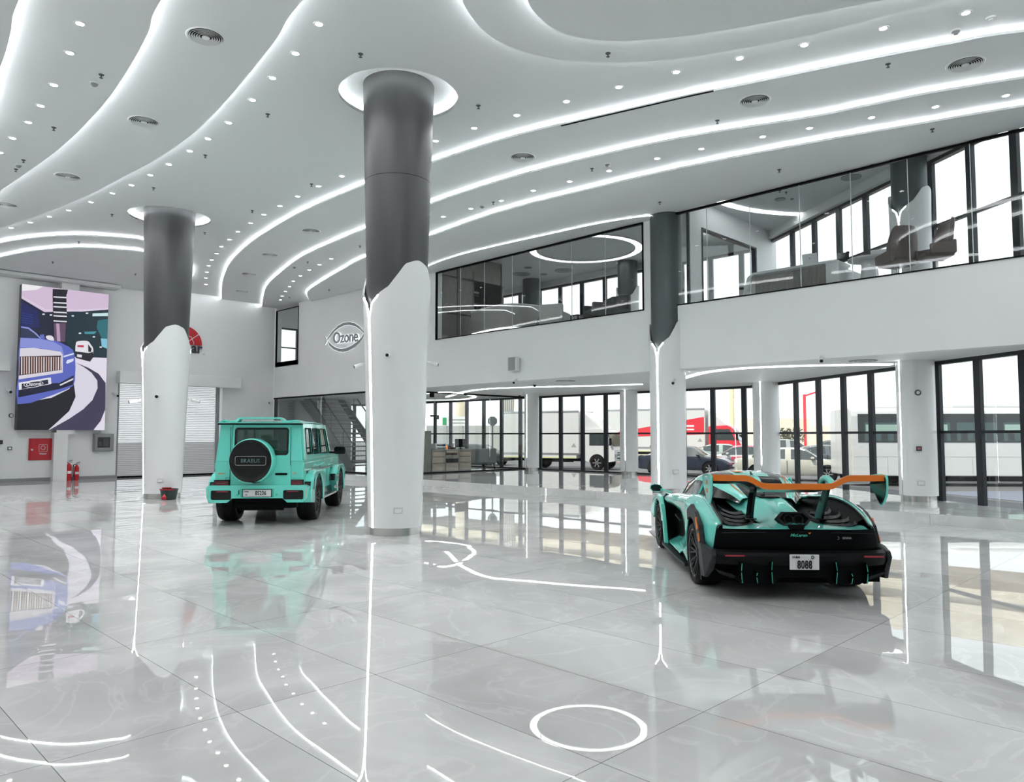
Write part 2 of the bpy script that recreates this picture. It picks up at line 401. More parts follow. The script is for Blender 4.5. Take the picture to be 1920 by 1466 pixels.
# far arcs near the back wall
F1 = curve_px([(0, 456), (67, 446), (150, 442), (234, 447), (277, 455)], Z1)
F1 = [(3.9, YB), (4.2, 29.2)]+F1+[(9.6, 25.0), (10.9, 27.6), (11.3, YB)]
F2 = curve_px([(0, 483), (67, 470), (150, 464.6), (234, 469.6), (277, 477)], Z2)
F2 = [(4.5, YB)]+F2+[(9.7, 26.6), (10.5, YB)]
strip_and_plate('ceiling_layer', F1, [], Z1); strip_and_plate('ceiling_layer', F2, [], Z2)
# the island hanging over the middle
E4 = curve_px([(858, -110), (859, -50), (867, 0), (881, 27), (907, 58), (947, 84), (1008, 105), (1074, 115), (1175, 117), (1280, 109), (1397, 90), (1514, 67), (1648, 33), (1781, 0)], L1)
E4 = E4[::-1]+[(5.6, 4.6), (5.4, 3.0), (5.9, .8), (7.4, -1.4), (9.4, -2.0), (11.0, -.6), (11.6, 1.4)]
E5 = curve_px([(972, -120), (976, -55), (989, 0), (1004, 25), (1034, 52), (1074, 68.5), (1141, 77), (1208, 75), (1280, 68.5), (1380, 53), (1514, 28), (1658, 0)], L2)
E5 = E5[::-1]+[(6.35, 4.2), (6.3, 3.0), (6.9, 1.2), (8.0, -.3), (9.4, -.7), (10.4, .3), (10.9, 1.8)]
strip_and_plate('ceiling_layer', E4+[E4[0]], [], L1, led='led_soft', up=ZC); strip_and_plate('ceiling_layer', E5+[E5[0]], [], L2, led='led_soft', up=L1)
# top plate with the round recesses of the two big columns
C1, C2, C3 = (7.6, 10.4), (7.55, 20.7), (16.2, 10.6)
RR = 1.03
circ = lambda c, r, n=64: [(c[0]+r*math.cos(2*PI*k/n), c[1]+r*math.sin(2*PI*k/n)) for k in range(n)]
g = shape2d([[(XL, YF), (8.2, YF), (XW+.3, 2.0), (XW+.3, YB), (XL, YB)], circ(C1, RR), circ(C2, RR)], .06)
g.v = [(x, y, z+ZC) for x, y, z in g.v]
for c in (C1, C2):
    g.lathe([(RR, .0), (RR, .05), (RR+.16, .05), (RR+.16, .17), (.3, .17)], 64, (c[0], c[1], ZC))
top = struct('ceiling', g, 'ceil', smooth=30)
for c in (C1, C2):
    obj('cove_light', MB().lathe([(RR+.12, .055), (RR+.12, .10)], 64, (c[0], c[1], ZC)), 'led', top)
struct('ceiling_roof', MB().prism([(XL-.5, YF-.5, 8.33), (8.4, YF-.5, 8.33), (23.35, 11.7, 8.33), (23.35, 34.3, 8.33), (XL-.5, 34.3, 8.33)], (0, 0, .17)), 'ceil')
# ground floor soffit lights (curved slots under the mezzanine)
def soffit_curve(pts, z, w, name='soffit_light'):
    c = spline([xy(Pz(px, py, z)) for px, py in pts], 8)
    rows = []
    P = [Vector((x, y, 0)) for x, y in c]
    for i, p in enumerate(P):
        d = (P[min(i+1, len(P)-1)]-P[max(i-1, 0)]).normalized(); q = Vector((-d.y, d.x, 0))*w/2
        rows.append([tuple((p-q).to_2d())+(z,), tuple((p+q).to_2d())+(z,), tuple((p+q).to_2d())+(z-.02,), tuple((p-q).to_2d())+(z-.02,)])
    return MB().grid(rows, closed=True)
for pts, w_ in (([(1262, 716), (1290, 706), (1330, 696.5), (1400, 689.5), (1500, 685.5), (1600, 683.5), (1672, 683)], .16),
            ([(838, 744), (868, 735), (905, 729.5), (960, 726.5), (1060, 724), (1140, 722), (1204, 720)], .14),
            ([(800, 737), (835, 735), (868, 738), (890, 744), (860, 749), (800, 750)], .14)):
    tag(obj('soffit_light', soffit_curve(pts, ZS+.005, w_), 'led2'), None, None)
    o = bpy.data.objects['soffit_light'] if False else COL.objects[-1]
    o.name = 'ceiling_soffit_light'; o['kind'] = 'structure'

# ---- facades: mullions, rails, panes
def facade(name, a, b, zs, ticks, rail_z, inward, label=None):
    """a,b plan points; ticks: distances from a of the mullions"""
    root = struct(name)
    a = Vector(a); b = Vector(b); d = (b-a).normalized(); L = (b-a).length; nrm = Vector(inward).normalized()
    z0, z1 = zs
    for t in ticks:
        p = a+d*t
        m = MB(); c = p+nrm*.02
        m.bar((c.x, c.y, z0), (c.x, c.y, z1), .17, .085, up=(nrm.x, nrm.y, 0))
        obj('mullion', m, 'frame', root)
    def rail(z, h, dd=.10):
        m = MB(); q = a-nrm*.0; r = b-nrm*.0
        m.bar((q.x, q.y, z), (r.x, r.y, z), dd, h); obj('rail', m, 'frame', root)
    rail(z0+.03, .06, .14); rail(z1-.04, .08, .14); rail(rail_z, .06)
    m = MB(); m.add([(a.x, a.y, z0), (b.x, b.y, z0), (b.x, b.y, z1), (a.x, a.y, z1)], [(0, 1, 2, 3)])
    obj('glass_pane', m, 'glass', root)
    return root
inB = Vector((-.807, .59))
tA = [34-y for y in [21.5-1.165*k for k in range(-11, 9)]]
tB = [(-s0) for s0 in ()]
cor = (23.2, 11.75)
# facade B from the corner to beyond the frame: ticks relative to the corner
LB = (Vector(cor)-FB).length
dB = (FB-Vector(cor)).normalized()
eB = Vector(cor)+dB*(LB+18.4)
tBk = [LB-s for s in (4.60, 3.44, 2.28, 1.14, 0, -1.16, -2.30, -3.42, -4.56, -5.7, -6.84, -8.0, -9.1, -10.3, -11.4, -12.5, -13.7, -14.9, -16.1, -17.3)]
inB = Vector((-dB.y, dB.x)); inB = inB if inB.dot(Vector((-1, 0))) > 0 else -inB
facade('window_1', (23.2, 34), cor, (PLAT, ZS), tA, 1.72, (-1, 0))
facade('window_2', cor, eB, (PLAT-.2, ZS), tBk, 1.72, inB)
facade('window_3', (23.2, 34), cor, (ZF2, 7.88), tA, 6.35, (-1, 0))
facade('window_4', cor, eB, (ZF2, 7.88), tBk, 6.35, inB)
facade('window_11', (17.7, 34.1), (23.2, 34.1), (4.95, 6.98), [.0, 1.1, 2.2, 3.3, 4.4, 5.45], 6.0, (0, -1))
facade('window_12', (21.2, 34.1), (23.2, 34.1), (PLAT, 3.3), [.0, 1.0, 1.95], 1.72, (0, -1))
# spandrels between the storeys and above the upper glazing
def spandrel(name, a, b, z0, z1, th=.25, off=0.0, m='wall', inn=(-1, 0)):
    a = Vector(a); b = Vector(b); n = Vector(inn).normalized()
    mb = MB(); c0 = a+n*(off-th/2); c1 = b+n*(off-th/2)
    mb.bar((c0.x, c0.y, (z0+z1)/2), (c1.x, c1.y, (z0+z1)/2), th, z1-z0)
    return struct(name, mb, m)
for a, b, inn in (((23.2, 34), cor, (-1, 0)), (cor, eB, inB)):
    spandrel('wall_facade', a, b, ZS, ZF2, inn=inn, off=.1)
    spandrel('wall_facade', a, b, 7.88, 8.6, inn=inn, off=.22)
# end of the office storey: wall across with an interior window (seen through the glazing)
# ---- mezzanine glazing (window_5 long, window_6 right part, window_7 small)
M['joint'] = mat('silicone', (.62, .66, .66), .3)
def inner_glazing(name, y0, y1, z0a, z1a, joints, X=XW, fr=.035, g='glass_int', z1b=None):
    root = struct(name)
    m = MB()
    m.box((X-.03, min(y0, y1), z0a), (X+.05, max(y0, y1), z0a+fr*.7)); m.box((X-.03, min(y0, y1), z1a-fr*1.3), (X+.05, max(y0, y1), z1a))
    m.box((X-.03, y0-fr/2, z0a), (X+.05, y0+fr/2, z1a)); m.box((X-.03, y1-fr/2, z0a), (X+.05, y1+fr/2, z1a))
    obj('window_frame', m, 'black', root)
    ys = sorted([y0, y1]+list(joints))
    for p, q in zip(ys[:-1], ys[1:]):
        mm = MB(); mm.add([(X+.01, p+.006, z0a+.02), (X+.01, q-.006, z0a+.02), (X+.01, q-.006, z1a-.04), (X+.01, p+.006, z1a-.04)], [(0, 1, 2, 3)])
        obj('glass_pane', mm, g, root)
    for y in joints: obj('silicone_joint', MB().box((X+.004, y-.007, z0a+.02), (X+.018, y+.007, z1a-.04)), 'joint', root)
    return root
zt = 7.29
jy = [Px(x, 550, XW).y for x in (863, 908, 960, 1012, 1072, 1135)]
inner_glazing('window_5', Px(818, 600, XW).y, Px(1206, 500, XW).y, 4.9, 7.235, jy)
jy = [Px(x, 450, XW).y for x in (1325, 1406, 1500, 1597, 1705, 1824)]
inner_glazing('window_6', Px(1253, 500, XW).y, 1.9, 4.9, zt-.02, jy)
# silicone joints lit by the day: slim clear edges
inner_glazing('window_7', wy0, wy1, wz0, zt-.06, [], fr=.018)
struct('wall_pier', MB().box((XW, Px(1253, 500, XW).y, 4.9), (XW+.25, Px(1206, 500, XW).y, 7.6)), 'wall')
# ground floor glass partitions of the left office
YP = Px(800, 889, XW).y
YP = 22.3
g0 = struct('window_8')
m = MB(); yA, yB_ = YP, Px(509, 800, XW).y
m.box((XW-.02, yA, ZS-.04), (XW+.05, yB_, ZS+.02)); m.box((XW-.02, yA, PLAT), (XW+.05, yB_, PLAT+.05)); m.box((XW-.02, yB_-.04, PLAT), (XW+.05, yB_, ZS))
m.box((XW-.03, Px(694, 800, XW).y-.05, PLAT), (XW+.06, Px(694, 800, XW).y+.05, ZS))
obj('window_frame', m, 'black', g0)
for a_, b_ in ((yA, 23.7), (23.75, 26.2), (26.25, 28.7), (28.75, yB_)):
    obj('glass_pane', MB().add([(XW+.01, a_, PLAT+.04), (XW+.01, b_, PLAT+.04), (XW+.01, b_, ZS-.03), (XW+.01, a_, ZS-.03)], [(0, 1, 2, 3)]), 'glass_int', g0)
g1 = struct('window_9')
m = MB(); m.box((XW, YP-.03, ZS-.05), (23.2, YP+.03, ZS+.01)); m.box((XW, YP-.03, PLAT), (23.2, YP+.03, PLAT+.05)); m.box((23.1, YP-.05, PLAT), (23.2, YP+.05, ZS))
m.box((17.9, YP-.05, ZS-.2), (18.05, YP+.05, ZS-.04))
obj('window_frame', m, 'black', g1)
for a_, b_ in ((XW+.05, 17.45), (17.48, 19.0), (19.03, 20.4), (20.43, 21.8), (21.83, 23.1)):
    obj('glass_pane', MB().add([(a_, YP, PLAT+.04), (b_, YP, PLAT+.04), (b_, YP, ZS-.04), (a_, YP, ZS-.04)], [(0, 1, 2, 3)]), 'glass', g1)
hd = Py(824, 778, YP)
# wall portion under mezzanine at far left end
struct('wall_lower', MB().box((XW, yB_, 0), (XW+.25, YB, ZS+.1)), 'wall')

# ---- columns
PROF = [(0, 3.45), (3, 3.66), (8, 3.85), (24, 4.0), (40, 4.10), (57, 4.33), (67, 4.48), (84, 4.55), (90, 4.56)]
def hprof(d):
    for (a, b), (c, e) in zip(PROF[:-1], PROF[1:]):
        if d <= c: return b+(e-b)*(d-a)/(c-a)
    return PROF[-1][1]
def column(name, x, y, z0, z1, label, R0=.40, k=.028, slit=180, hmap=lambda h: h, casing='zinc', full=None, over=.045, ring=True, group=None, nslit=2, seam=None):
    root = thing(name, label, 'column', (x, y, 0), group=group)
    Rr = lambda z: R0+k*(z-z0)
    if full is None:
        zc0 = hmap(3.2)
        prof = [(Rr(z), z) for z in [zc0+(z1-zc0)*i/8 for i in range(9)]]
        obj('metal_casing', MB().lathe(prof, 64), casing, root, smooth=40)
        if seam:
            obj('seam', MB().lathe([(Rr(seam)+.002, seam-.004), (Rr(seam)+.002, seam+.004)], 64), 'black', root)
    core_top = hmap(3.9) if full is None else full
    obj('core', MB().lathe([(Rr(z0)-.03, z0), (Rr(core_top)-.03, core_top)], 48), 'clad', root, smooth=40)
    g = 3.3 if R0 > .38 else 2.6
    zb = z0+(.13 if ring else 0)
    def shell(a0, a1):
        rows_o, rows_i = [], []
        n = 48
        for i in range(n+1):
            a = a0+(a1-a0)*i/n; d = abs((a-slit+90) % 180-90)
            top = full if full else hmap(hprof(d))
            ro, ri = [], []
            for j in range(13):
                z = zb+(top-zb)*j/12
                r = Rr(z)+over+(.02*(j/12)**3 if not full else 0)
                ca, sa = math.cos(math.radians(a)), math.sin(math.radians(a))
                ro.append((r*ca, r*sa, z)); ri.append(((r-.03)*ca, (r-.03)*sa, z))
            rows_o.append(ro+ri[::-1])
        mb = MB().grid(rows_o, closed=True)
        m_ = len(rows_o[0])
        mb.f.append(tuple(range(m_))); mb.mi.append(0)
        mb.f.append(tuple(len(mb.v)-m_+i for i in range(m_))[::-1]); mb.mi.append(0)
        obj('cladding', mb, 'clad', root, smooth=40)
    if nslit == 2:
        shell(slit+g, slit+180-g); shell(slit+180+g, slit+360-g)
    else: shell(slit+g, slit+360-g)
    # light lines following the slit and the start of the wave
    for s0 in ([0, 180] if nslit == 2 else [0]):
        for sg in (1, -1):
            pts = []
            if full is None:
                for d in (22, 16, 11, 8, 6, 4.5, 3.4, 2.6):
                    z = hmap(hprof(d))-.02; r = Rr(z)+over+.012; a = math.radians(slit+s0+sg*(d-.6)); pts.append((r*math.cos(a), r*math.sin(a), z))
                pts = pts[::1]
                zt_ = pts[-1][2]
            else: zt_ = full
            for j in range(7):
                z = zt_+(zb-zt_)*(j+(1 if full is None else 0))/7; r = Rr(z)+over-.012; a = math.radians(slit+s0+sg*(g-1.2)); pts.append((r*math.cos(a), r*math.sin(a), z))
            obj('light_strip', MB().tube(pts, .016 if R0 > .38 else .014, 8), 'led', root, smooth=60)
    if ring:
        obj('base_ring', MB().lathe([(Rr(z0)+over-.03, z0), (Rr(z0)+over-.03, zb+.02)], 48), 'steel', root, smooth=60)
    return root
col1 = column('column', C1[0], C1[1], 0, 7.73, 'large foreground column, grey metal top and white wave cladding', R0=.40, seam=6.0)
col2 = column('column', C2[0], C2[1], 0, 7.73, 'grey and white column standing in front of the roller shutter', R0=.43)
col3 = column('column', C3[0], C3[1], PLAT, 7.30, 'slim dark grey column in the mezzanine wall line, tapering to a lit point', R0=.40, k=0, casing='zinc2')
GC = 'white round columns along the facade'
column('column', 22.35, 21.2, PLAT, ZS+.01, 'white column at the glass office corner, left of the white box truck', R0=.27, k=0, full=ZS+.01, over=.03, group=GC, nslit=1)
column('column', 22.55, 16.45, PLAT, ZS+.01, 'white column right of the box truck with a bright vertical light line', R0=.30, k=0, full=ZS+.01, over=.03, group=GC, nslit=1, slit=190)
column('column', 22.25, 10.95, PLAT, ZS+.01, 'white column above the supercar roof, between red truck and white car', R0=.36, k=0, full=ZS+.01, over=.04, group=GC, nslit=1, slit=182)
column('column', 18.15, 5.40, PLAT, ZS+.01, 'rightmost white column on the platform, carrying a red call point', R0=.35, k=0, full=ZS+.01, over=.04, group=GC, nslit=1, slit=143)
up = lambda h: 6.35+(h-3.45)*.75
column('column', 18.15, 5.40, ZF2, 8.13, 'upper office column behind the brown chairs, grey above white', R0=.37, k=0, casing='zinc2', hmap=up, group='columns of the upper offices', ring=False, slit=165)
column('column', 22.55, 16.45, ZF2, 8.13, 'upper office column beside the slim wall column, with lit edges', R0=.37, k=0, casing='zinc2', hmap=up, group='columns of the upper offices', ring=False, slit=200)
column('column', 22.35, 21.2, ZF2, 8.13, 'upper office column behind the cream armchair', R0=.37, k=0, casing='zinc2', hmap=lambda h: up(h)-.2, group='columns of the upper offices', ring=False, slit=250)

# ---- roller shutter opening and its surroundings
rs = struct('door_1')
m = MB(); rows = []
zz = 0.05; k = 0
while zz < 3.7:
    rows += [[(9.66, YB+.07, zz), (13.55, YB+.07, zz)], [(9.66, YB+.060, zz+.035), (13.55, YB+.060, zz+.035)], [(9.66, YB+.07, zz+.07), (13.55, YB+.07, zz+.07)]]
    zz += .0725
m.grid(rows); shm = mat('shutter_white', (.86, .87, .88), .35)
def perforated(m, a):
    nt = m.node_tree; o = nt.nodes['Material Output']; t = nt.nodes.new('ShaderNodeBsdfTransparent'); x = nt.nodes.new('ShaderNodeMixShader'); x.inputs[0].default_value = a
    nt.links.new(t.outputs[0], x.inputs[1]); nt.links.new(nt.nodes['Principled BSDF'].outputs[0], x.inputs[2]); nt.links.new(x.outputs[0], o.inputs[0])
perforated(shm, .62)
obj('shutter_curtain', m, shm, rs)
m = MB(); k = 0
zz = 0.05
slotm = mat('shutter_slot', (.33, .35, .37), .4)
while zz < 3.7:
    m.box((9.66, YB+.055, zz-.009), (13.55, YB+.062, zz+.006)); zz += .0725
obj('slat_joints', m, slotm, rs)
obj('bottom_bar', MB().box((9.62, YB+.02, 0), (13.6, YB+.1, .07)), 'black', rs)
obj('side_guide', MB().box((13.50, YB-.02, 0), (13.62, YB+.12, 3.72)), 'mgrey', rs)
obj('side_guide', MB().box((9.62, YB+.0, 0), (9.68, YB+.12, 3.72)), 'mgrey', rs)
struct('trim_1', MB().box((9.55, YB-.42, 3.66), (14.35, YB, 4.12)), 'wall', bevel=.01)
p = Py(36, 700, YB)
struct('trim_2', MB().box((p.x-4, YB-.38, 3.9), (Py(14, 700, YB).x, YB, 4.22)), 'wall')
x0, x1 = Py(100, 850, YB-.3).x, Py(126, 850, YB-.3).x
struct('trim_3', MB().box((x0, YB-.34, 0), (x1, YB, 1.75)), 'wall')
x0, x1 = Py(112, 530, YB).x, Py(140, 530, YB).x
struct('trim_4', MB().box((x0, YB-.3, 1.7), (x1+.1, YB, 7.34)), 'wall')
struct('baseboard_back', MB().box((XL, YB-.03, 0), (9.62, YB, .12)), 'mgrey')
struct('ceiling_edge', MB().box((XL, YB-.7, 7.25), (9.4, YB, 7.36)), 'ceil')
# ================================================================== CEILING FITTINGS
ld = bpy.data.lights.new('downlight_light', 'AREA'); ld.shape = 'DISK'; ld.size = .10; ld.energy = 6.4; ld.color = (1, .995, .99); ld.spread = math.radians(150)
def protos():
    P = {}
    r = thing('downlight', 'x', 'downlight')
    obj('trim_ring', MB().lathe([(.050, -.002), (.060, -.010), (.078, -.007), (.082, 0)], 24), 'white', r, smooth=50)
    obj('lens', MB().cyl((0, 0, -.006), .051, .004, 20), 'lamp', r)
    P['down'] = r
    r = thing('air_diffuser', 'x', 'air diffuser')
    obj('collar', MB().lathe([(.235, -.004), (.26, -.012), (.275, 0)], 40), 'white', r, smooth=50)
    obj('backing', MB().cyl((0, 0, -.004), .24, .003, 32), 'black', r)
    m = MB()
    for q in (.21, .178, .146, .114, .082): m.lathe([(q, -.004), (q+.014, -.020), (q+.018, -.018), (q+.006, -.003)], 40, closed=True)
    obj('louvre_rings', m, 'white', r, smooth=50)
    obj('centre_disc', MB().cyl((0, 0, -.02), .055, .012, 24), 'white', r)
    P['diff'] = r
    r = thing('sprinkler', 'x', 'sprinkler')
    obj('escutcheon', MB().lathe([(.0001, -.012), (.03, -.012), (.042, 0)], 16), 'dgrey', r)
    m = MB().cyl((0, 0, -.05), .009, .045, 8); m.cyl((0, 0, -.056), .026, .005, 12); obj('deflector', m, 'dgrey', r)
    P['spr'] = r
    r = thing('smoke_detector', 'x', 'smoke detector')
    obj('base', MB().lathe([(.0001, -.02), (.062, -.02), (.07, 0)], 24), 'white', r, smooth=50)
    obj('head', MB().lathe([(.0001, -.06), (.03, -.06), (.036, -.045), (.05, -.04), (.052, -.02)], 24), 'mgrey', r, smooth=50)
    P['smk'] = r
    return P
PR = protos(); _used = set()
ld2 = ld.copy(); ld2.energy = 0.3; ld3 = ld.copy(); ld3.energy = 11
def fit(kind, v, label, group):
    r = PR[kind]
    if kind not in _used: _used.add(kind); o = r
    else: o = copy_tree(r)
    o.location = v; o['label'] = label; o['group'] = group
    if kind == 'down':
        l = bpy.data.objects.new('downlight_lamp', ld2 if group.startswith('mezz') else ld3 if group.startswith('overhead') or group.startswith('left') else ld); COL.objects.link(l); l.location = (v[0], v[1], v[2]-.03)
    return o
def at_ceiling(px, py, z): v = Pz(px, py, z); return (v.x, v.y, z)
ROWS = [
 (L2, 'recessed downlight in the far left row, between the two leftmost light coves', 'far left downlight row',
  [(150, 44), (131, 99), (101, 159), (76, 198), (53, 229), (24, 259), (0, 286)]),
 (ZC, 'recessed downlight in the curved row between the third left cove and the rear column', 'left centre downlight row',
  [(598, 45), (554, 100), (511, 146), (473, 187), (429, 230), (390, 260), (356, 283), (317, 308), (282, 328), (247, 347), (211, 362), (171, 379), (129, 394), (93, 406), (57, 417), (21, 427)]),
 (ZC, 'recessed downlight in the long row above the widest right light cove', 'right centre downlight row',
  [(1811, 24), (1656, 53), (1508, 84), (1387, 109), (1268, 135), (1160, 163), (1062, 190), (969, 216), (889, 240), (817, 264), (641, 330), (597, 349), (558, 368), (525, 386), (495, 402), (470, 418), (446, 434), (430, 449), (415, 462), (406, 475), (397, 487), (391, 498), (388, 510), (386, 521), (386, 533)]),
 (Z2, 'recessed downlight between the two light coves nearest the mezzanine', 'mezzanine side downlight row',
  [(1886, 179), (1754, 200), (1634, 220), (1518, 240), (1430, 256), (1315, 279), (1232, 297), (1142, 320), (1068, 340), (1000, 357), (940, 376), (883, 391), (831, 406), (621, 485), (599, 496), (580, 506), (563, 517), (550, 527), (543, 537), (535, 546), (529, 555), (526, 562)]),
]
for z, lab, grp, pts in ROWS:
    for i, (px, py) in enumerate(pts):
        fit('down', at_ceiling(px, py, z), lab, grp)
# the same rows run on over and behind the viewer
for x, y, z in [(1.0, 8, L3), (.6, 4.5, L3), (-.4, 1, L3), (-1.4, -3, L3), (4.9, 6.5, ZC), (4.6, 4.5, ZC), (4.2, 2, ZC), (3.6, -.5, ZC), (2.9, -3.5, ZC), (12.6, 1.2, ZC), (13.1, -.8, ZC), (14.4, 1.0, Z2)]+[(x, y, L3) for x in (-2.5, -6) for y in (-5, 0, 5, 10, 15, 20, 25)]:
    fit('down', (x, y, z), 'recessed downlight overhead, outside the photographed part of the ceiling', 'overhead downlights')
left = 'round air diffuser between two left light coves, '
right = 'round air diffuser between the two wide right light coves, '
for (px, py), lab in zip([(386, 69), (270, 228), (127, 331), (10, 384)], ['nearest the top of the photo', 'second from the top', 'third from the top', 'cut by the left edge']):
    fit('diff', at_ceiling(px, py, L1), left+lab, 'air diffusers left')
for (px, py), lab in zip([(1810, 120), (1415, 189), (980, 295), (583, 433), (506, 478), (467, 514), (454, 546)],
     ['largest, near the right edge', 'second from the right', 'just right of the big column', 'just left of the big column', 'second left of the big column', 'third left of the big column', 'smallest, at the far wall']):
    fit('diff', at_ceiling(px, py, Z1), right+lab, 'air diffusers right')
SPR = [(190, 140, L2, 'dark sprinkler head beside the far left smoke detector', 0), (101, 239, L2, 'dark sprinkler head right of the far left downlight row', 0),
 (44, 300, L2, 'dark sprinkler head in a cluster at the left edge', 1), (30, 317, L2, 'dark sprinkler head in a cluster at the left edge', 1),
 (502, 214, ZC, 'dark sprinkler head on the ceiling left of the big column', 2), (385, 291, ZC, 'dark sprinkler head on the ceiling left of the big column', 2), (288, 352, ZC, 'dark sprinkler head right above the rear column collar', 0),
 (676, 101, ZC, 'dark sprinkler head just above left of the big column collar', 0), (897, 198, ZC, 'dark sprinkler head right of the big column collar', 0),
 (1140, 100, L1, 'dark sprinkler head on the dropped island near the top of the photo', 0), (1665, 120, Z1, 'dark sprinkler head left of the largest right air diffuser', 0), (1345, 226, Z1, 'dark sprinkler head below left of the second right air diffuser', 0),
 (1748, 242, Z3, 'dark sprinkler head near the right edge above the office glass', 0), (1461, 318, Z3, 'dark sprinkler head above the middle of the right office glass', 0), (1237, 379, Z3, 'dark sprinkler head above the slim dark column', 0),
 (1110, 316, Z2, 'dark sprinkler head beside a smoke detector between the lower right coves', 0), (925, 379, Z2, 'dark sprinkler head right of the big column between the lower coves', 0),
 (584, 345, ZC, 'dark sprinkler head left of the big column near the widest cove', 0), (473, 395, ZC, 'dark sprinkler head right of the rear column', 3), (384, 436, ZC, 'dark sprinkler head right of the rear column', 3),
 (210, 402, ZC, 'dark sprinkler head left of the rear column collar', 0), (148, 453, Z1, 'dark sprinkler head between the two far arc coves', 0),
 (675, 461, Z2, 'dark sprinkler head at the left edge of the big column between lower coves', 0), (577, 491, Z2, 'dark sprinkler head on the far ceiling right of the air diffusers', 4), (543, 557, Z2, 'dark sprinkler head on the far ceiling above the small window', 4), (617, 543, Z3, 'dark sprinkler head above the oval metal sign', 0),
 (99, 491, Z2, 'dark sprinkler head above the big screen', 5), (57, 516, Z2, 'dark sprinkler head above the big screen', 5), (254, 513, Z2, 'dark sprinkler head left of the rear column near the far wall', 5), (203, 534, Z2, 'dark sprinkler head above the big screen', 5)]
for px, py, z, lab, g in SPR: fit('spr', at_ceiling(px, py, z), lab, 'ceiling sprinklers')
for px, py, z, lab in [(177, 155, L2, 'white smoke detector between the two leftmost light coves'), (35, 309, L2, 'white smoke detector in the cluster at the left edge'), (1792, 57, ZC, 'white smoke detector near the top right corner'),
     (1139, 307, Z2, 'white smoke detector between the lower right coves'), (904, 386, Z2, 'white smoke detector just right of the big column'), (552, 500, Z2, 'white smoke detector on the far ceiling left of the big column')]:
    fit('smk', at_ceiling(px, py, z), lab, 'ceiling smoke detectors')
tag(obj('ceiling_camera', MB().cyl((0, 0, -.03), .07, .03, 20).cyl((0, 0, -.045), .03, .02, 14), 'white', loc=at_ceiling(1858, 33, ZC), smooth=40), 'small round ceiling camera at the top right edge of the photo', 'camera')
# slot diffuser along the widest right cove
sp = [Pz(px, py+2.5, Z1) for px, py in [(1052, 231.5), (1120, 215.5), (1200, 197), (1280, 178.5), (1338, 166)]]
r = thing('slot_diffuser', 'long black slotted air grille along the edge of the widest right cove', 'air diffuser', (0, 0, 0))
c = spline([tuple(v) for v in sp], 8)
if True:
    obj('housing', MB().tube([(x, y, Z1+.004) for x, y, z in c], .022, 4), 'white', r)
    for off in (-.012, .012):
        pts = []
        for i, p in enumerate(c):
            q = Vector(c[min(i+1, len(c)-1)])-Vector(c[max(i-1, 0)]); q.normalize(); nn = Vector((-q.y, q.x, 0))*off
            pts.append((p[0]+nn.x, p[1]+nn.y, Z1-.021))
        obj('slot', MB().tube(pts, .007, 6), 'black', r)
# ================================================================== WHEELS
def wheel(parent, x, y, z, R, wd, side, rimR, nsp=10, rimm='rim', lip='rimlip', cal=None, twin=True, name='wheel'):
    """side=+1: outer face towards +y. Tyre is the wheel's own mesh, rim and brake are its children."""
    h = wd/2
    tp = [(rimR, -h*.92), (rimR+.012, -h), (R-.03, -h), (R-.008, -h*.82), (R, -h*.6), (R, -h*.2), (R-.006, -h*.17), (R-.006, -h*.11), (R, -h*.08), (R, h*.08), (R-.006, h*.11), (R-.006, h*.17), (R, h*.2), (R, h*.6), (R-.008, h*.82), (R-.03, h), (rimR+.012, h), (rimR, h*.92)]
    t = obj(name, MB().lathe(tp, 56, (0, 0, 0), 'y', closed=True), 'rubber', parent, smooth=35, loc=(x, y, z))
    s = side; ho = h*.90*s
    m = MB().lathe([(rimR+.004, ho), (rimR-.012, ho), (rimR-.03, ho-s*.03), (rimR-.035, ho-s*wd*.6), (rimR, -ho)], 56, (0, 0, 0), 'y')
    obj('rim_barrel', m, rimm, t, smooth=35)
    obj('rim_lip', MB().lathe([(rimR+.003, ho+s*.003), (rimR-.010, ho+s*.004), (rimR-.012, ho-s*.006)], 56, (0, 0, 0), 'y'), lip, t, smooth=35)
    m = MB()
    for k in range(nsp):
        a = 2*PI*k/nsp
        for da in ((-.10, .10) if twin else (0,)):
            ca, sa = math.cos(a), math.sin(a); cb, sb = math.cos(a+da*1.3), math.sin(a+da*1.3)
            m.bar((.045*ca, ho-s*.055, .045*sa), ((rimR-.02)*cb, ho-s*.02, (rimR-.02)*sb), .018, .020, up=(0, 1, 0))
    obj('spokes', m, rimm, t)
    obj('hub_cap', MB().lathe([(.0001, ho-s*.03), (.035, ho-s*.034), (.06, ho-s*.045), (.075, ho-s*.07)], 24, (0, 0, 0), 'y'), rimm, t, smooth=40)
    obj('brake_disc', MB().lathe([(.06, ho-s*wd*.42), (rimR*.78, ho-s*wd*.42), (rimR*.78, ho-s*wd*.5), (.06, ho-s*wd*.5)], 40, (0, 0, 0), 'y'), 'mgrey', t, smooth=40)
    return t
def arch(cx, cz, r, a0, a1, n=14):
    return [(cx+r*math.cos(math.radians(a0+(a1-a0)*k/n)), cz+r*math.sin(math.radians(a0+(a1-a0)*k/n))) for k in range(n+1)]
def side_plate(loops, y0, th):
    """outline in (x,z) made into a plate between y0 and y0+th"""
    g = shape2d(loops, abs(th)); yy = min(y0, y0+th)
    g.v = [(x, z0+yy, y) for x, y, z0 in g.v]; return g

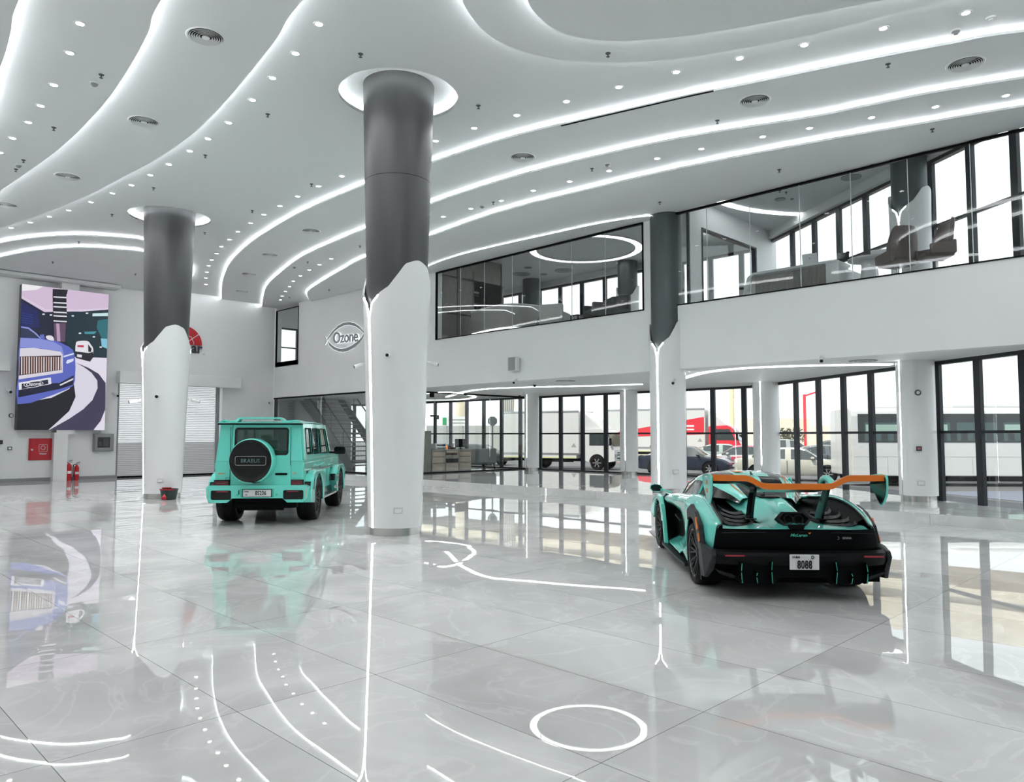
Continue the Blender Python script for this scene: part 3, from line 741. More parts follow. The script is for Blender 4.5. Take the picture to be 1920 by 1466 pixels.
# ================================================================== BOXY OFF-ROADER
def build_suv():
    c = TS(14.75, -4.74)
    root = thing('suv', 'turquoise boxy off-road car seen from behind, black spare wheel cover', 'car', (c.x, c.y, 0), math.radians(45+4.5))
    T_, D_ = 'teal', 'gloss_black'; root.scale = (1, .965, 1)
    WB = 2.87
    # lower body with arches cut through
    prof = [(-.88, .60), (-.88, 1.17), (-.86, 1.20), (2.15, 1.20), (2.3, 1.235), (3.30, 1.20), (3.42, 1.15), (3.44, .62), (3.40, .58), (WB+.50, .50)]+arch(WB, .43, .50, 8, 172)+[(WB-.50, .50), (WB-.55, .48), (.55, .48), (.50, .50)]+arch(0, .43, .50, 8, 172)+[(-.50, .50), (-.6, .58)]
    g = shape2d([prof], 1.64); g.v = [(x, zz-.82, y) for x, y, zz in g.v]
    obj('lower_body', g, T_, root, bevel=.03, seg=3)
    # shoulder ledge
    for s in (1, -1):
        m = MB(); m.prism([(-.87, s*.81, 1.02), (-.87, s*.84, 1.03), (-.87, s*.84, 1.135), (-.87, s*.80, 1.16)], (3.95, 0, 0)); obj('shoulder', m, T_, root, bevel=.008)
        m = MB(); m.box((-.55, s*.815, .935), (3.05, s*.845, .975)); obj('rub_strip', m, 'dgrey', root)
        m = MB(); m.box((-.52, s*.845, .945), (3.02, s*.85, .965)); obj('chrome_insert', m, 'silver', root)
    # greenhouse side panels, leaning in
    zb, zt = 1.19, 1.87
    for s in (1, -1):
        H = math.hypot(zt-zb, .06)
        outl = [(-.88, 0), (2.16, 0), (1.66, H), (-.82, H)]
        holes = [rrect(-.66, .10, -.06, H-.09, .05), rrect(.06, .09, .80, H-.09, .04), [(.90, .09), (1.86, .09), (1.84, .14), (1.55, H-.09), (.90, H-.09)]]
        g = shape2d([outl]+holes, .035)
        T = frameT((0, s*.815, zb), (1, 0, 0), (0, -s*.06, zt-zb))
        # local z points outwards on one side and inwards on the other: both thin
        g2 = moved(g, T); obj('side_panel', g2, T_, root, bevel=.006)
        for nm, hl in (('rear_side_window', holes[0]), ('rear_door_window', holes[1]), ('front_door_window', holes[2])):
            h = shape2d([hl], .006); h.v = [(x, y, z+.006 if s < 0 else z+.022) for x, y, z in h.v]
            obj(nm, moved(h, T), 'glass_dark', root)
            fr = MB().tube([tuple(T @ Vector((x, y, .034 if s < 0 else .0))) for x, y in hl], .011, 6, closed=True); obj('window_seal', fr, 'black', root, smooth=60)
        for dx in (.0, .86, 1.78):
            obj('door_gap', MB().box((dx-.003, s*.815, .62), (dx+.003, s*.824, 1.05)), 'black', root)
        for dx in (.12, .98):
            m = MB(); m.tube([(dx-.09, s*.84, 1.05), (dx-.08, s*.87, 1.07), (dx+.08, s*.87, 1.07), (dx+.09, s*.84, 1.05)], .014, 8); obj('door_handle', m, T_, root, smooth=60)
    # rear panel with window
    hole = rrect(-.50, 1.29-1.19, .52, 1.79-1.19, .055)
    H = .69
    for nm, outl, hl in (('tailgate', [(-.60, -.48), (.52, -.48), (.52, .60), (.50, H-.02), (-.60, H-.02)], rrect(-.53, .10, .47, .595, .05)),):
        g = shape2d([outl, hl], .04); T = frameT((-.90, 0, 1.19), (0, -1, 0), (.06, 0, 1)) ; T = frameT((-.895, 0, 1.19), (0, 1, 0), (.07, 0, 1))
        o = obj(nm, moved(g, T), T_, root, bevel=.006)
        w_ = shape2d([hl], .006); obj('rear_window', moved(w_, T @ Matrix.Translation((0, 0, .014))), 'glass_dark', o)
        fr = MB().tube([tuple(T @ Vector((x, y, .026))) for x, y in hl], .03, 8, closed=True); obj('window_frame', fr, 'gloss_black', o, smooth=60)
        m = shape2d([rrect(-.27, .612, .27, .65, .018)], .02); obj('brake_light', moved(m, T @ Matrix.Translation((0, 0, .015))), 'redlens', o)
        m = MB(); m.cbox((-.92, -.42, .935), (.03, .23, .04)); obj('handle', m, 'black', o, bevel=.012)
        # seam lines
    for s in (1, -1):
        m = MB(); m.prism([(-.9, s*.815, 1.17), (-.9, s*.53, 1.17), (-.835, s*.53, zt), (-.835, s*.755, zt)], (.05, 0, 0)); obj('corner_pillar', m, T_, root, bevel=.01)
        m = MB(); m.prism([(-.885, s*.5, .60), (-.885, s*.82, .60), (-.885, s*.82, 1.19), (-.885, s*.5, 1.19)], (.04, 0, 0)); obj('rear_quarter', m, T_, root, bevel=.012)
        obj('tail_light', MB().box((-.915, s*.565, .715), (-.87, s*.825, .815)), 'redlens', root, bevel=.015)
        obj('light_frame', MB().box((-.905, s*.55, .70), (-.875, s*.84, .83)), 'gloss_black', root, bevel=.012)
        obj('light_bar', MB().box((-.9175, s*.62, .763), (-.914, s*.78, .770)), 'redbar', root)
    obj('header_panel', MB().box((-.84, -.77, 1.845), (-.80, .77, 1.88)), T_, root)
    # roof
    g = MB(); rows = []
    for x, zc, hw in ((-.86, 1.885, .755), (-.5, 1.915, .765), (.6, 1.93, .765), (1.5, 1.915, .76), (1.68, 1.885, .745)):
        rows.append([(x, -hw, zc-.035), (x, -hw+.03, zc-.012), (x, -hw*.6, zc+.012), (x, 0, zc+.018), (x, hw*.6, zc+.012), (x, hw-.03, zc-.012), (x, hw, zc-.035), (x, hw-.05, zc-.05), (x, 0, zc-.03), (x, -hw+.05, zc-.05)])
    g.grid(rows, closed=True); n_ = 10; g.f += [tuple(range(n_))[::-1], tuple(40+i for i in range(n_))]; g.mi += [0, 0]
    obj('roof', g, T_, root, smooth=35)
    for s in (1, -1): obj('rain_gutter', MB().tube([(-.87, s*.78, 1.855), (1.66, s*.77, 1.86), (2.17, s*.82, 1.20)], .013, 6), 'black', root)
    obj('rain_gutter', MB().box((-.93, -.78, 1.845), (-.86, .78, 1.868)), 'black', root, bevel=.006)
    m = MB()
    for s in (1, -1):
        m.prism([(-.90, s*.43, 1.885), (-.90, s*.43, 1.92), (-.90, s*.70, 1.935), (-.90, s*.79, 1.88), (-.90, s*.76, 1.875), (-.90, s*.68, 1.905)], (.16, 0, 0))
        m.prism([(-.78, s*.80, 1.87), (-.20, s*.79, 1.90), (-.2, s*.75, 1.90), (-.78, s*.70, 1.94)], (-.08, 0, .0))
    m.prism([(-.92, -.50, 1.875), (-.92, -.42, 1.965), (-.92, -.36, 1.985), (-.92, .36, 1.985), (-.92, .42, 1.965), (-.92, .50, 1.875), (-.92, .44, 1.875), (-.92, .37, 1.95), (-.92, -.37, 1.95), (-.92, -.44, 1.875)], (.22, 0, 0))
    m.box((-.92, -.78, 1.872), (-.70, .78, 1.892))
    obj('roof_spoiler', m, T_, root, bevel=.008)
    # windscreen, bonnet details
    m = MB(); m.add([(2.15, -.80, 1.22), (2.15, .80, 1.22), (1.68, .72, 1.86), (1.68, -.72, 1.86)], [(0, 1, 2, 3)]); obj('windscreen', m, 'glass_dark', root, solid=.006)
    obj('bonnet_scoop', MB().box((2.6, -.5, 1.225), (3.25, .5, 1.28)), T_, root, bevel=.03)
    for s in (1, -1):
        obj('indicator', MB().cbox((3.15, s*.72, 1.25), (.2, .09, .06)), 'white', root, bevel=.02)
        obj('headlight', MB().cyl((3.40, s*.68, .98), .13, .06, 24, 'x'), 'silver', root, smooth=40)
        # mirrors
        m = MB(); m.bar((1.93, s*.80, 1.27), (1.90, s*1.0, 1.27), .05, .05); o = obj('door_mirror', m, 'gloss_black', root)
        g = MB(); rows = []
        for dx, k in ((.07, .55), (.03, .95), (-.05, 1), (-.06, .96)):
            rows.append([(1.9+dx, s*1.09+y*k, 1.315+z*k) for y, z in rrect(-.13, -.085, .13, .085, .05)])
        g.grid(rows, closed=True); k_ = len(rows[0]); g.f += [tuple(range(k_)), tuple(3*k_+i for i in range(k_))[::-1]]; g.mi += [0, 0]
        obj('housing', g, 'gloss_black', o, smooth=40)
        obj('mirror_glass', MB().prism([(1.838, s*1.09+y*.85, 1.315+z*.85) for y, z in rrect(-.13, -.085, .13, .085, .05)], (-.003, 0, 0)), 'gloss_black', o)
        # flares
        for cx in (0, WB):
            inner = arch(cx, .43, .47, -8, 188, 20)
            outer = [(cx+.56, .36), (cx+.60, .50), (cx+.62, .74), (cx+.50, .92), (cx+.36, .975), (cx-.40, .975), (cx-.60, .92), (cx-.74, .78), (cx-.86 if cx == 0 else cx-.70, .60), (cx-.80 if cx == 0 else cx-.58, .40)]
            g = side_plate([inner+outer[::-1]], s*.80, s*.18)
            o = obj('wheel_arch_flare', g, T_, root, bevel=.02, seg=3)
            v = [(cx-.76, .66), (cx-.70, .79), (cx-.62, .87), (cx-.50, .86), (cx-.50, .74), (cx-.58, .60)]
            m = MB(); m.prism([(x, s*.981, z) for x, z in v], (0, s*.004, 0)); obj('air_vent', m, 'gloss_black', o)
            m = MB(); m.tube([(x, s*.985, z) for x, z in v], .010, 6, closed=True); obj('vent_frame', m, T_, o, smooth=60)
            m = MB(); m.prism([(cx-.745, s*.83, .785), (cx-.745, s*.95, .785), (cx-.80 if cx else cx-.84, s*.95, .64), (cx-.80 if cx else cx-.84, s*.83, .64)], (-.02, 0, 0)); obj('rear_air_vent', m, 'gloss_black', o)
            if cx:
                m = MB(); m.tube([(cx-.78, s*.995, .73), (cx-.50, s*.995, .75)], .009, 6); obj('vent_fin', m, 'orange', o)
            # inner wheel housing
            m = MB(); m.grid([[(x, s*.50, z) for x, z in inner], [(x, s*.96, z) for x, z in inner]]); obj('wheel_housing', m, 'black', o)
        obj('side_step', MB().box((.58, s*.80, .36), (WB-.6, s*.97, .40)), 'silver', root, bevel=.008)
        obj('sill', MB().box((.56, s*.76, .40), (WB-.56, s*.85, .54)), 'gloss_black', root, bevel=.01)
        for dx in (.0, .085): obj('exhaust_tip', MB().lathe([(.030, 0), (.036, 0), (.036, .05), (.030, .05)], 20, (WB-.72-dx, s*.94 if s > 0 else s*.99, .50), 'y', closed=True), 'silver', root, smooth=40)
    # rear bumper
    bz = [(-.99, 1.0)]
    pts = [(.95, .70), (.93, .50), (.86, .42), (.56, .42), (.47, .50), (-.47, .50), (-.56, .42), (-.86, .42), (-.93, .50), (-.95, .70), (-.88, .735), (.88, .735)]
    insL = rrect(.48, .475, .86, .645, .03); insR = [(-x, z) for x, z in insL]
    g = shape2d([[(y, z) for y, z in pts], insL, insR], .30); T = frameT((-1.01, 0, 0), (0, 1, 0), (0, 0, 1))
    T = Matrix(((0, 0, 1, -1.01), (1, 0, 0, 0), (0, 1, 0, 0), (0, 0, 0, 1)))
    bump = obj('rear_bumper', moved(g, T), T_, root, bevel=.02, seg=3)
    for s in (1, -1):
        obj('bumper_vent', MB().box((-.985, s*.47, .47), (-.96, s*.87, .65)), 'gloss_black', bump)
        obj('fog_light', MB().box((-.99, s*.55, .612), (-.982, s*.76, .628)), 'redbar', bump)
        obj('orange_stripe', MB().prism([(-.985, s*.945, .69), (-.985, s*.935, .705), (-1.014, s*.90, .68), (-1.014, s*.90, .50), (-.985, s*.925, .50)], (.004, 0, 0)), 'orange', bump)
        for yy in (.36,): obj('parking_sensor', MB().cyl((-1.016, s*yy, .565), .02, .01, 16, 'x'), 'teal_d', bump)
    obj('plate_recess', MB().box((-1.014, -.31, .515), (-1.005, .31, .675)), 'teal_d', bump)
    obj('tow_cover', MB().box((-1.016, .33, .57), (-1.008, .345, .65)), 'black', bump)
    pl = obj('number_plate', MB().box((-1.03, -.26, .53), (-1.012, .26, .655)), 'plate', root, bevel=.006)
    obj('plate_frame', MB().box((-1.022, -.275, .52), (-1.010, .275, .665)), 'black', pl, bevel=.004)
    TT = lambda y, z, x=-1.032: Matrix(((0, 0, -1, x), (-1, 0, 0, y), (0, 1, 0, z), (0, 0, 0, 1)))
    obj('plate_number', moved(text_mb('85236', .108, .003, bold=.003, sx=.70, spacing=1.08), TT(-.07, .592)), 'ink', pl)
    obj('plate_letter', moved(text_mb('N', .042, .003, bold=.001), TT(.195, .565)), 'ink', pl)
    obj('plate_town', moved(text_mb('DUBAI', .03, .003, bold=.001), TT(.195, .622)), 'ink', pl)
    # spare wheel
    sw = obj('spare_wheel', MB().lathe([(.0001, -.30), (.375, -.30), (.402, -.275), (.408, -.24), (.41, -.03), (.38, 0)], 64, (-.90, .09, 1.185), 'x'), T_, root, smooth=40)
    obj('spare_cover', MB().lathe([(.0001, -.306), (.30, -.304), (.375, -.300), (.388, -.29)], 64, (-.90, .09, 1.185), 'x'), 'gloss_black', sw, smooth=40)
    fr = [(-1.212, .09-y, 1.185+z) for y, z in rrect(-.27, -.075, .29, .085, .03)]
    obj('badge_frame', MB().tube(fr, .005, 6, closed=True), 'silver', sw)
    obj('badge_lettering', moved(text_mb('BRABUS', .095, .004, bold=.001, spacing=1.06), TT(.085, 1.187, -1.211)), mat('badge_grey', (.08, .16, .16), .4), sw)
    obj('cover_notch', MB().prism([(-1.21, .10, .81), (-1.21, -.06, .795), (-1.21, .0, .785)], (.2, 0, 0)), 'black', sw)
    obj('badge', moved(text_mb('BRABUS', .032, .003, bold=.001, spacing=1.1), TT(.70, .945, -.905)), 'orange', root)
    obj('badge', moved(text_mb('700', .034, .003, bold=.001, spacing=1.2), TT(-.66, .945, -.905)), 'orange', root)
    m = MB().tube([(-.903, .62-y, .83+z) for y, z in rrect(-.0, -.045, .08, .045, .015)], .003, 5, closed=True); obj('socket_cover', m, 'black', root)
    for yy in (.545, -.585): obj('tailgate_gap', MB().box((-.902, yy-.004, .70), (-.893, yy+.004, 1.80)), 'black', root)
    # interior
    for y in (.38, -.38):
        st = obj('front_seat', MB().cbox((1.15, y, 1.22), (.14, .48, .45)), 'teal_d', root, bevel=.06, seg=3); obj('headrest', MB().cbox((1.10, y, 1.56), (.10, .26, .2)), 'teal_d', st, bevel=.05, seg=3)
    st = obj('rear_seat', MB().cbox((.20, 0, 1.18), (.16, 1.4, .36)), 'teal_d', root, bevel=.06, seg=3)
    for y in (.45, 0, -.45): obj('headrest', MB().cbox((.12, y, 1.47), (.10, .24, .17)), 'teal_d', st, bevel=.05, seg=3)
    # underside
    obj('underbody', MB().box((-.80, -.62, .30), (3.2, .62, .62)), 'black', root)
    obj('silencer', MB().cyl((-.70, -.42, .36), .11, .84, 20, 'y'), 'black', root, smooth=40)
    for s in (1, -1):
        obj('exhaust_box', MB().box((-.86, s*.50, .31), (-.7, s*.70, .44)), 'black', root, bevel=.01)
        for cx, wd in ((0, .36), (WB, .32)):
            wheel(root, cx, s*(.955-wd/2), .42, .42, wd, s, .295, 10)
    return root
build_suv()
# ================================================================== LOW SUPERCAR WITH THE TALL REAR WING
def build_supercar():
    c = TS(8.42, 2.93)
    root = thing('supercar', 'turquoise low supercar seen from behind, with a tall orange-edged rear wing', 'car', (c.x, c.y, 0), math.radians(45-2.6))
    WB = 2.67; root.scale = (1, .925, 1)
    def mir(rows): return [[(x, -y, z) for x, y, z in r] for r in rows]
    def two(name, rows, m, nu=4, nv=4, solid=0, smooth=50, parent=root):
        out = []
        for rr in (rows, mir(rows)):
            out.append(obj(name, MB().grid(patch(rr, nu, nv)), m, parent, smooth=smooth, solid=solid))
        return out
    R = lambda x, pts: [(x, y, z) for y, z in pts]
    haunch = [R(2.25, [(.60, .79), (.74, .82), (.86, .81), (.92, .78), (.925, .74), (.90, .70)]),
     R(1.70, [(.60, .83), (.72, .865), (.84, .865), (.925, .82), (.93, .76), (.88, .70)]),
     R(1.15, [(.60, .86), (.72, .90), (.84, .90), (.93, .84), (.93, .74), (.86, .64)]),
     R(.70, [(.66, .91), (.76, .94), (.87, .925), (.955, .86), (.965, .72), (.93, .52)]),
     R(.42, [(.72, .93), (.78, .955), (.89, .94), (.98, .865), (.99, .70), (.975, .40)]),
     R(.36, [(.74, .935), (.80, .958), (.895, .935), (.985, .865), (.995, .70), (.985, .515)]),
     R(.20, [(.775, .94), (.82, .955), (.905, .925), (.985, .865), (.998, .775), (.99, .69)]),
     R(0, [(.80, .93), (.84, .938), (.91, .91), (.978, .86), (.995, .79), (.99, .74)]),
     R(-.20, [(.81, .90), (.85, .905), (.905, .88), (.96, .84), (.985, .765), (.985, .69)]),
     R(-.36, [(.815, .86), (.85, .865), (.90, .84), (.94, .79), (.965, .66), (.97, .52)]),
     R(-.56, [(.81, .80), (.84, .80), (.88, .775), (.91, .72), (.925, .60), (.92, .47)]),
     R(-.70, [(.80, .74), (.82, .74), (.845, .715), (.86, .665), (.87, .58), (.87, .50)])]
    hs = two('rear_fender', haunch, 'teal', 4, 5, solid=.02)
    # dark edge trim round the fender blade
    edge = [(r[0][0], r[0][1]-.004, r[0][2]) for r in haunch[3:]]+[haunch[-1][2], haunch[-1][3], haunch[-1][4], haunch[-1][5]]
    for s in (1, -1):
        obj('fender_edge', MB().tube(spline([(x, y*s, z) for x, y, z in edge], 4), .009, 8), 'carbon', root, smooth=60)
    # black cooling bays inside the fenders
    bay = []
    for r, zv, yi in zip(haunch[3:], (.83, .80, .795, .78, .76, .74, .72, .69, .67), (.46, .42, .40, .38, .36, .35, .34, .33, .32)):
        x, y, z = r[0]
        x1_, y1_, z1_ = r[1]
        bay.append([(x1_, y1_, z1_+.004), (x, y, z-.02), (x, y-.11, (z+zv)/2-.01), (x, (y+yi)/2, zv-.01), (x, yi-.08, zv-.02)])
    two('cooling_bay', bay[:-1], 'black', 3, 4)
    for s in (1, -1):
        for k, (x0, z0, w0) in enumerate([(-.08, .80, .26), (-.24, .775, .31), (-.39, .750, .35), (-.52, .725, .38)]):
            pts = [(x0+.06, s*.40, z0+.0), (x0-.01, s*.50, z0-.008), (x0-.02, s*(.38+w0*.75), z0+.004), (x0+.05, s*(.38+w0), z0+.03), (x0+.16, s*(.40+w0), z0+.06)]
            c_ = spline(pts, 5); m = MB(); rows = [[(x, y, z), (x-.03, y, z+.012), (x-.075, y, z-.012), (x-.05, y, z-.028)] for x, y, z in c_]
            m.grid(rows, closed=True); obj('louvre', m, 'carbon2', root, smooth=50)
    # teal deck edge behind the bays
    two('deck_edge', [[(-.50, .34, .725), (-.50, .52, .715), (-.50, .68, .71), (-.52, .765, .72)], [(-.62, .30, .725), (-.62, .50, .712), (-.62, .68, .706), (-.63, .775, .72)], [(-.74, .22, .70), (-.745, .50, .695), (-.735, .70, .69), (-.71, .80, .69)]], 'teal', 4, 4, solid=.012)
    # central spine
    def full(x, pts): return [(x, -y, z) for y, z in pts[::-1]]+[(x, y, z) for y, z in pts[1:]] if pts[0][0] == 0 else None
    sp = [(.60, [(0, .985), (.16, .98), (.30, .955), (.42, .86)]), (.32, [(0, .955), (.15, .95), (.26, .905), (.37, .79)]), (.05, [(0, .915), (.13, .925), (.22, .87), (.33, .76)]),
          (-.22, [(0, .865), (.12, .875), (.20, .825), (.31, .735)]), (-.45, [(0, .80), (.13, .815), (.21, .775), (.33, .712)]), (-.62, [(0, .75), (.14, .745), (.28, .725), (.50, .70)]), (-.745, [(0, .70), (.15, .698), (.3, .695), (.52, .69)])]
    obj('rear_deck', MB().grid(patch([[(x, -y, z) for y, z in p[::-1]]+[(x, y, z) for y, z in p[1:]] for x, p in sp], 5, 4)), 'teal', root, smooth=50, solid=.01)
    # hexagonal exhaust housing
    T = Matrix.Translation((-.625, -.01, .775)) @ Matrix.Rotation(math.radians(-62), 4, 'Y')
    hexo = [(-.075, -.19), (-.075+.0, .19), (.0, .20), (.075, .10), (.075, -.10), (.0, -.20)]
    hexp = lambda k: [(.078*k, -.13*k), (.078*k, .13*k), (.01*k, .205*k), (-.078*k, .12*k), (-.078*k, -.12*k), (.01*k, -.205*k)]
    o = obj('exhaust_housing', moved(shape2d([hexp(1), hexp(.78)], .05), T @ Matrix.Translation((0, 0, -.02))), 'carbon2', root, bevel=.004)
    obj('exhaust_recess', moved(shape2d([hexp(.8)], .01), T @ Matrix.Translation((0, 0, -.02))), 'black', o)
    for yy in (-.055, .055): obj('exhaust_pipe', moved(MB().lathe([(.042, -.02), (.052, -.02), (.054, .02), (.045, .02)], 24, closed=True), T @ Matrix.Translation((.0, yy, -.005))), 'carbon2', o, smooth=40)
    obj('exhaust_apron', MB().prism([(-.735, -.10, .74), (-.735, .10, .74), (-.765, .055, .66), (-.765, -.055, .66)], (-.012, 0, 0)), 'black', root)
    # intake slot below the rear window
    obj('engine_vent', MB().prism([(.30, -.15, .952), (.30, .15, .952), (.13, .12, .935), (.13, -.12, .935)], (0, 0, .018)), 'gloss_black', root, bevel=.004)
    obj('vent_mouth', MB().box((.145, -.10, .925), (.20, .10, .956)), 'black', root)
    # black rear panel
    rp = [[(-.70, -.86, .70), (-.745, -.70, .695), (-.765, -.35, .695), (-.77, 0, .695), (-.765, .35, .695), (-.745, .70, .695), (-.70, .86, .70)],
          [(-.72, -.885, .60), (-.775, -.72, .60), (-.80, -.35, .60), (-.805, 0, .60), (-.80, .35, .60), (-.775, .72, .60), (-.72, .885, .60)],
          [(-.70, -.90, .48), (-.78, -.74, .48), (-.80, -.35, .48), (-.805, 0, .48), (-.80, .35, .48), (-.78, .74, .48), (-.70, .90, .48)]]
    obj('rear_panel', MB().grid(patch(rp, 3, 4)), 'black', root, smooth=50, solid=.02)
    for s in (1, -1):
        obj('panel_crease', MB().tube([(-.785, s*.82, .66), (-.806, s*.35, .668)], .004, 6), 'carbon2', root)
        obj('rear_light', MB().box((-.965, s*.62, .447), (-.93, s*.84, .468)), 'redlens', root, bevel=.004)
        obj('light_bar', MB().box((-.968, s*.63, .452), (-.960, s*.83, .463)), 'redbar', root)
    TT = lambda y, z, x: Matrix(((0, 0, -1, x), (-1, 0, 0, y), (0, 1, 0, z), (0, 0, 0, 1)))
    obj('maker_lettering', moved(text_mb('McLaren', .040, .003, bold=.0010, sx=1.3, shear=.3), TT(.0, .642, -.813)), 'teal_d', root)
    obj('maker_swoosh', MB().prism([(-.814, -.10, .668), (-.814, -.135, .672), (-.814, -.12, .652)], (.003, 0, 0)), 'orange', root)
    obj('model_lettering', moved(text_mb('SENNA', .03, .003, bold=.0008, shear=.1, spacing=1.05), TT(-.52, .615, -.801)), 'mgrey', root)
    obj('model_emblem', MB().tube([(-.803, -.425+.012*math.cos(a), .615+.014*math.sin(a)) for a in [k*.5 for k in range(2, 12)]], .0028, 6), 'mgrey', root)
    # bumper
    sec = lambda x, y, k=1: [(x+.10, y, .50), (x+.0, y, .485), (x-.015, y, .455), (x+.0, y, .41), (x+.04, y, .36), (x+.12, y, .34), (x+.14, y, .44)]
    st = [(-.62, 1.005), (-.80, .96), (-.90, .84), (-.93, .6), (-.945, .3), (-.95, 0)]
    st = st+[(x, -y) for x, y in st[-2::-1]]
    obj('rear_bumper', MB().grid(patch([sec(x, y) for x, y in st], 3, 1), closed=True), 'bumper_black', root, smooth=35)
    for s in (1, -1):
        # corner blades beside the tyres
        m = MB(); v = [(-.40, .545), (-.60, .52), (-.86, .50), (-.90, .44), (-.80, .30), (-.70, .20), (-.56, .19), (-.46, .30)]
        m.prism([(x, s*(.905 if x < -.75 else .955), z) for x, z in v], (0, s*.05, 0)); obj('bumper_corner', m, 'carbon2', root, bevel=.012, seg=3)
        m = MB(); v = arch(0, .34, .395, 60, 165, 10)+[(-.50, .44), (-.55, .50), (-.45, .70), (-.25, .82), (-.02, .88), (.22, .80)]
        m = side_plate([v], s*.955, s*.048); obj('arch_trim', m, 'carbon2', root, bevel=.006)
        for (xa, za, xb, zb_) in ((-.33, .76, -.43, .645), (-.455, .61, -.505, .53)):
            m = MB(); m.bar((xa, s*1.006, za), (xb, s*1.006, zb_), .022, .035, up=(1, 0, 0)); obj('orange_marker', m, 'orange', root, bevel=.004)
    for s in (1, -1): obj('dark_gap_panel', MB().box((-.52, s*.6, .13), (-.44, s*.99, .52)), 'black', root)  # black panels added to darken the bright gap beside the rear tyres
    # diffuser
    m = MB(); m.prism([(-.90, y, z) for y, z in [(-.66, .40), (.66, .40), (.68, .22), (.60, .17), (.30, .17), (.24, .235), (-.24, .235), (-.30, .17), (-.60, .17), (-.68, .22)]], (.75, 0, 0)); obj('diffuser', m, 'black', root, bevel=.01)
    for s in (1, -1):
        for y, z0, z1 in ((.34, .18, .42), (.50, .18, .31), (.66, .18, .40)):
            f = obj('diffuser_fin', MB().prism([(-.90, s*y, z1), (-.955, s*(y+.004), z1-.03), (-.955, s*(y-.004), z0+.02), (-.90, s*(y-.012), z0), (-.6, s*y, z0), (-.6, s*y, z1)], (0, .008*s, 0)), 'black', root)
            m = MB(); m.tube([(-.956, s*(y-.006), z1-.02), (-.962, s*(y+.004), (z0+z1)/2+.02)], .0042, 6); m.tube([(-.962, s*(y+.004), (z0+z1)/2+.0), (-.956, s*(y-.006), z0+.01)], .0042, 6)
            obj('fin_edge', m, 'teal_d', f)
        m = MB(); m.prism([(-.86, s*.70, .24), (-.86, s*.90, .30), (-.86, s*.86, .26), (-.86, s*.72, .215)], (.1, 0, 0)); obj('winglet', m, 'carbon2', root)
    pl = obj('number_plate', MB().prism([(-.972, .155, .475), (-.972, -.155, .475), (-.965, -.155, .325), (-.965, .155, .325)], (.012, 0, 0)), 'plate', root, bevel=.004)
    obj('plate_number', moved(text_mb('8088', .112, .003, bold=.003, sx=.66, spacing=1.08), TT(.0, .372, -.974)), 'ink', pl)
    obj('plate_letter', moved(text_mb('D', .045, .003, bold=.0015), TT(-.085, .447, -.976)), 'ink', pl)
    obj('plate_town', moved(text_mb('DUBAI', .027, .003, bold=.001, sx=1.0), TT(.09, .448, -.976)), 'ink', pl)
    # cabin
    cabin = [(2.55, [(.62, .76), (.60, .77), (.50, .79), (.3, .81), (.12, .82), (0, .82)]), (2.25, [(.64, .82), (.60, .88), (.50, .93), (.34, .955), (.13, .97), (0, .97)]), (1.85, [(.66, .85), (.60, .99), (.53, 1.06), (.38, 1.10), (.22, 1.115), (0, 1.12)]),
             (1.45, [(.67, .87), (.60, 1.06), (.52, 1.135), (.38, 1.17), (.24, 1.184), (0, 1.192)]), (1.05, [(.655, .885), (.57, 1.06), (.49, 1.13), (.36, 1.165), (.23, 1.176), (0, 1.182)]),
             (.70, [(.58, .90), (.50, 1.01), (.42, 1.07), (.32, 1.105), (.20, 1.115), (0, 1.12)]), (.42, [(.45, .90), (.40, .95), (.35, .99), (.28, 1.01), (.12, 1.02), (0, 1.02)]), (.24, [(.35, .865), (.33, .89), (.30, .92), (.24, .93), (.1, .935), (0, .935)])]
    n = 4
    P = patch([[(x, y, z) for y, z in p] for x, p in cabin], 5, n)
    def cols(a, b, r0=0, r1=None): return [r[a*n:b*n+1] for r in P[r0:r1]]
    for s, f in ((1, lambda r: r), (-1, lambda r: [[(x, -y, z) for x, y, z in q] for q in r])):
        obj('side_window', MB().grid(f(cols(0, 1))), 'gloss_black', root, smooth=50)
        obj('roof_rail', MB().grid(f(cols(1, 2))), 'teal', root, smooth=50)
        obj('roof_shoulder', MB().grid(f(cols(2, 4, 8, 24))), 'gloss_black', root, smooth=50)
        obj('windscreen_half', MB().grid(f(cols(2, 5, 0, 9))), 'gloss_black', root, smooth=50)
        obj('rear_window_half', MB().grid(f(cols(3, 5, 23))), 'gloss_black', root, smooth=50)
        obj('rear_buttress', MB().grid(f(cols(2, 3, 23))), 'teal', root, smooth=50)
        obj('roof_stripe', MB().grid(f(cols(4, 5, 8, 24))), 'teal', root, smooth=50)
        # window pillars
        yb = lambda x: .66 if x > 1 else .6
        m = MB(); m.tube([(1.12, s*.650, .89), (1.06, s*.60, 1.03), (.98, s*.53, 1.115)], .02, 8); obj('door_pillar', m, 'teal', root, smooth=60)
        m = MB(); m.tube([(2.22, s*.652, .83), (1.9, s*.625, 1.0), (1.6, s*.61, 1.06)], .010, 8); obj('windscreen_pillar', m, 'carbon', root, smooth=60)
        m = MB(); m.tube(spline([(.98, s*.44, 1.142), (.66, s*.375, 1.085), (.42, s*.31, 1.003), (.26, s*.26, .93)], 4), .007, 6); obj('orange_pinstripe', m, 'orange', root, smooth=60)
    obj('roof_marker', MB().prism([(1.05, .165, 1.186), (1.05, .06, 1.19), (1.32, .165, 1.190)], (0, 0, .006)), 'orange', root)
    for k in range(2): obj('roof_strake', MB().bar((.95, 0, 1.185), (.35, 0, 1.0), .012, .03), 'gloss_black', root) if k == 0 else None
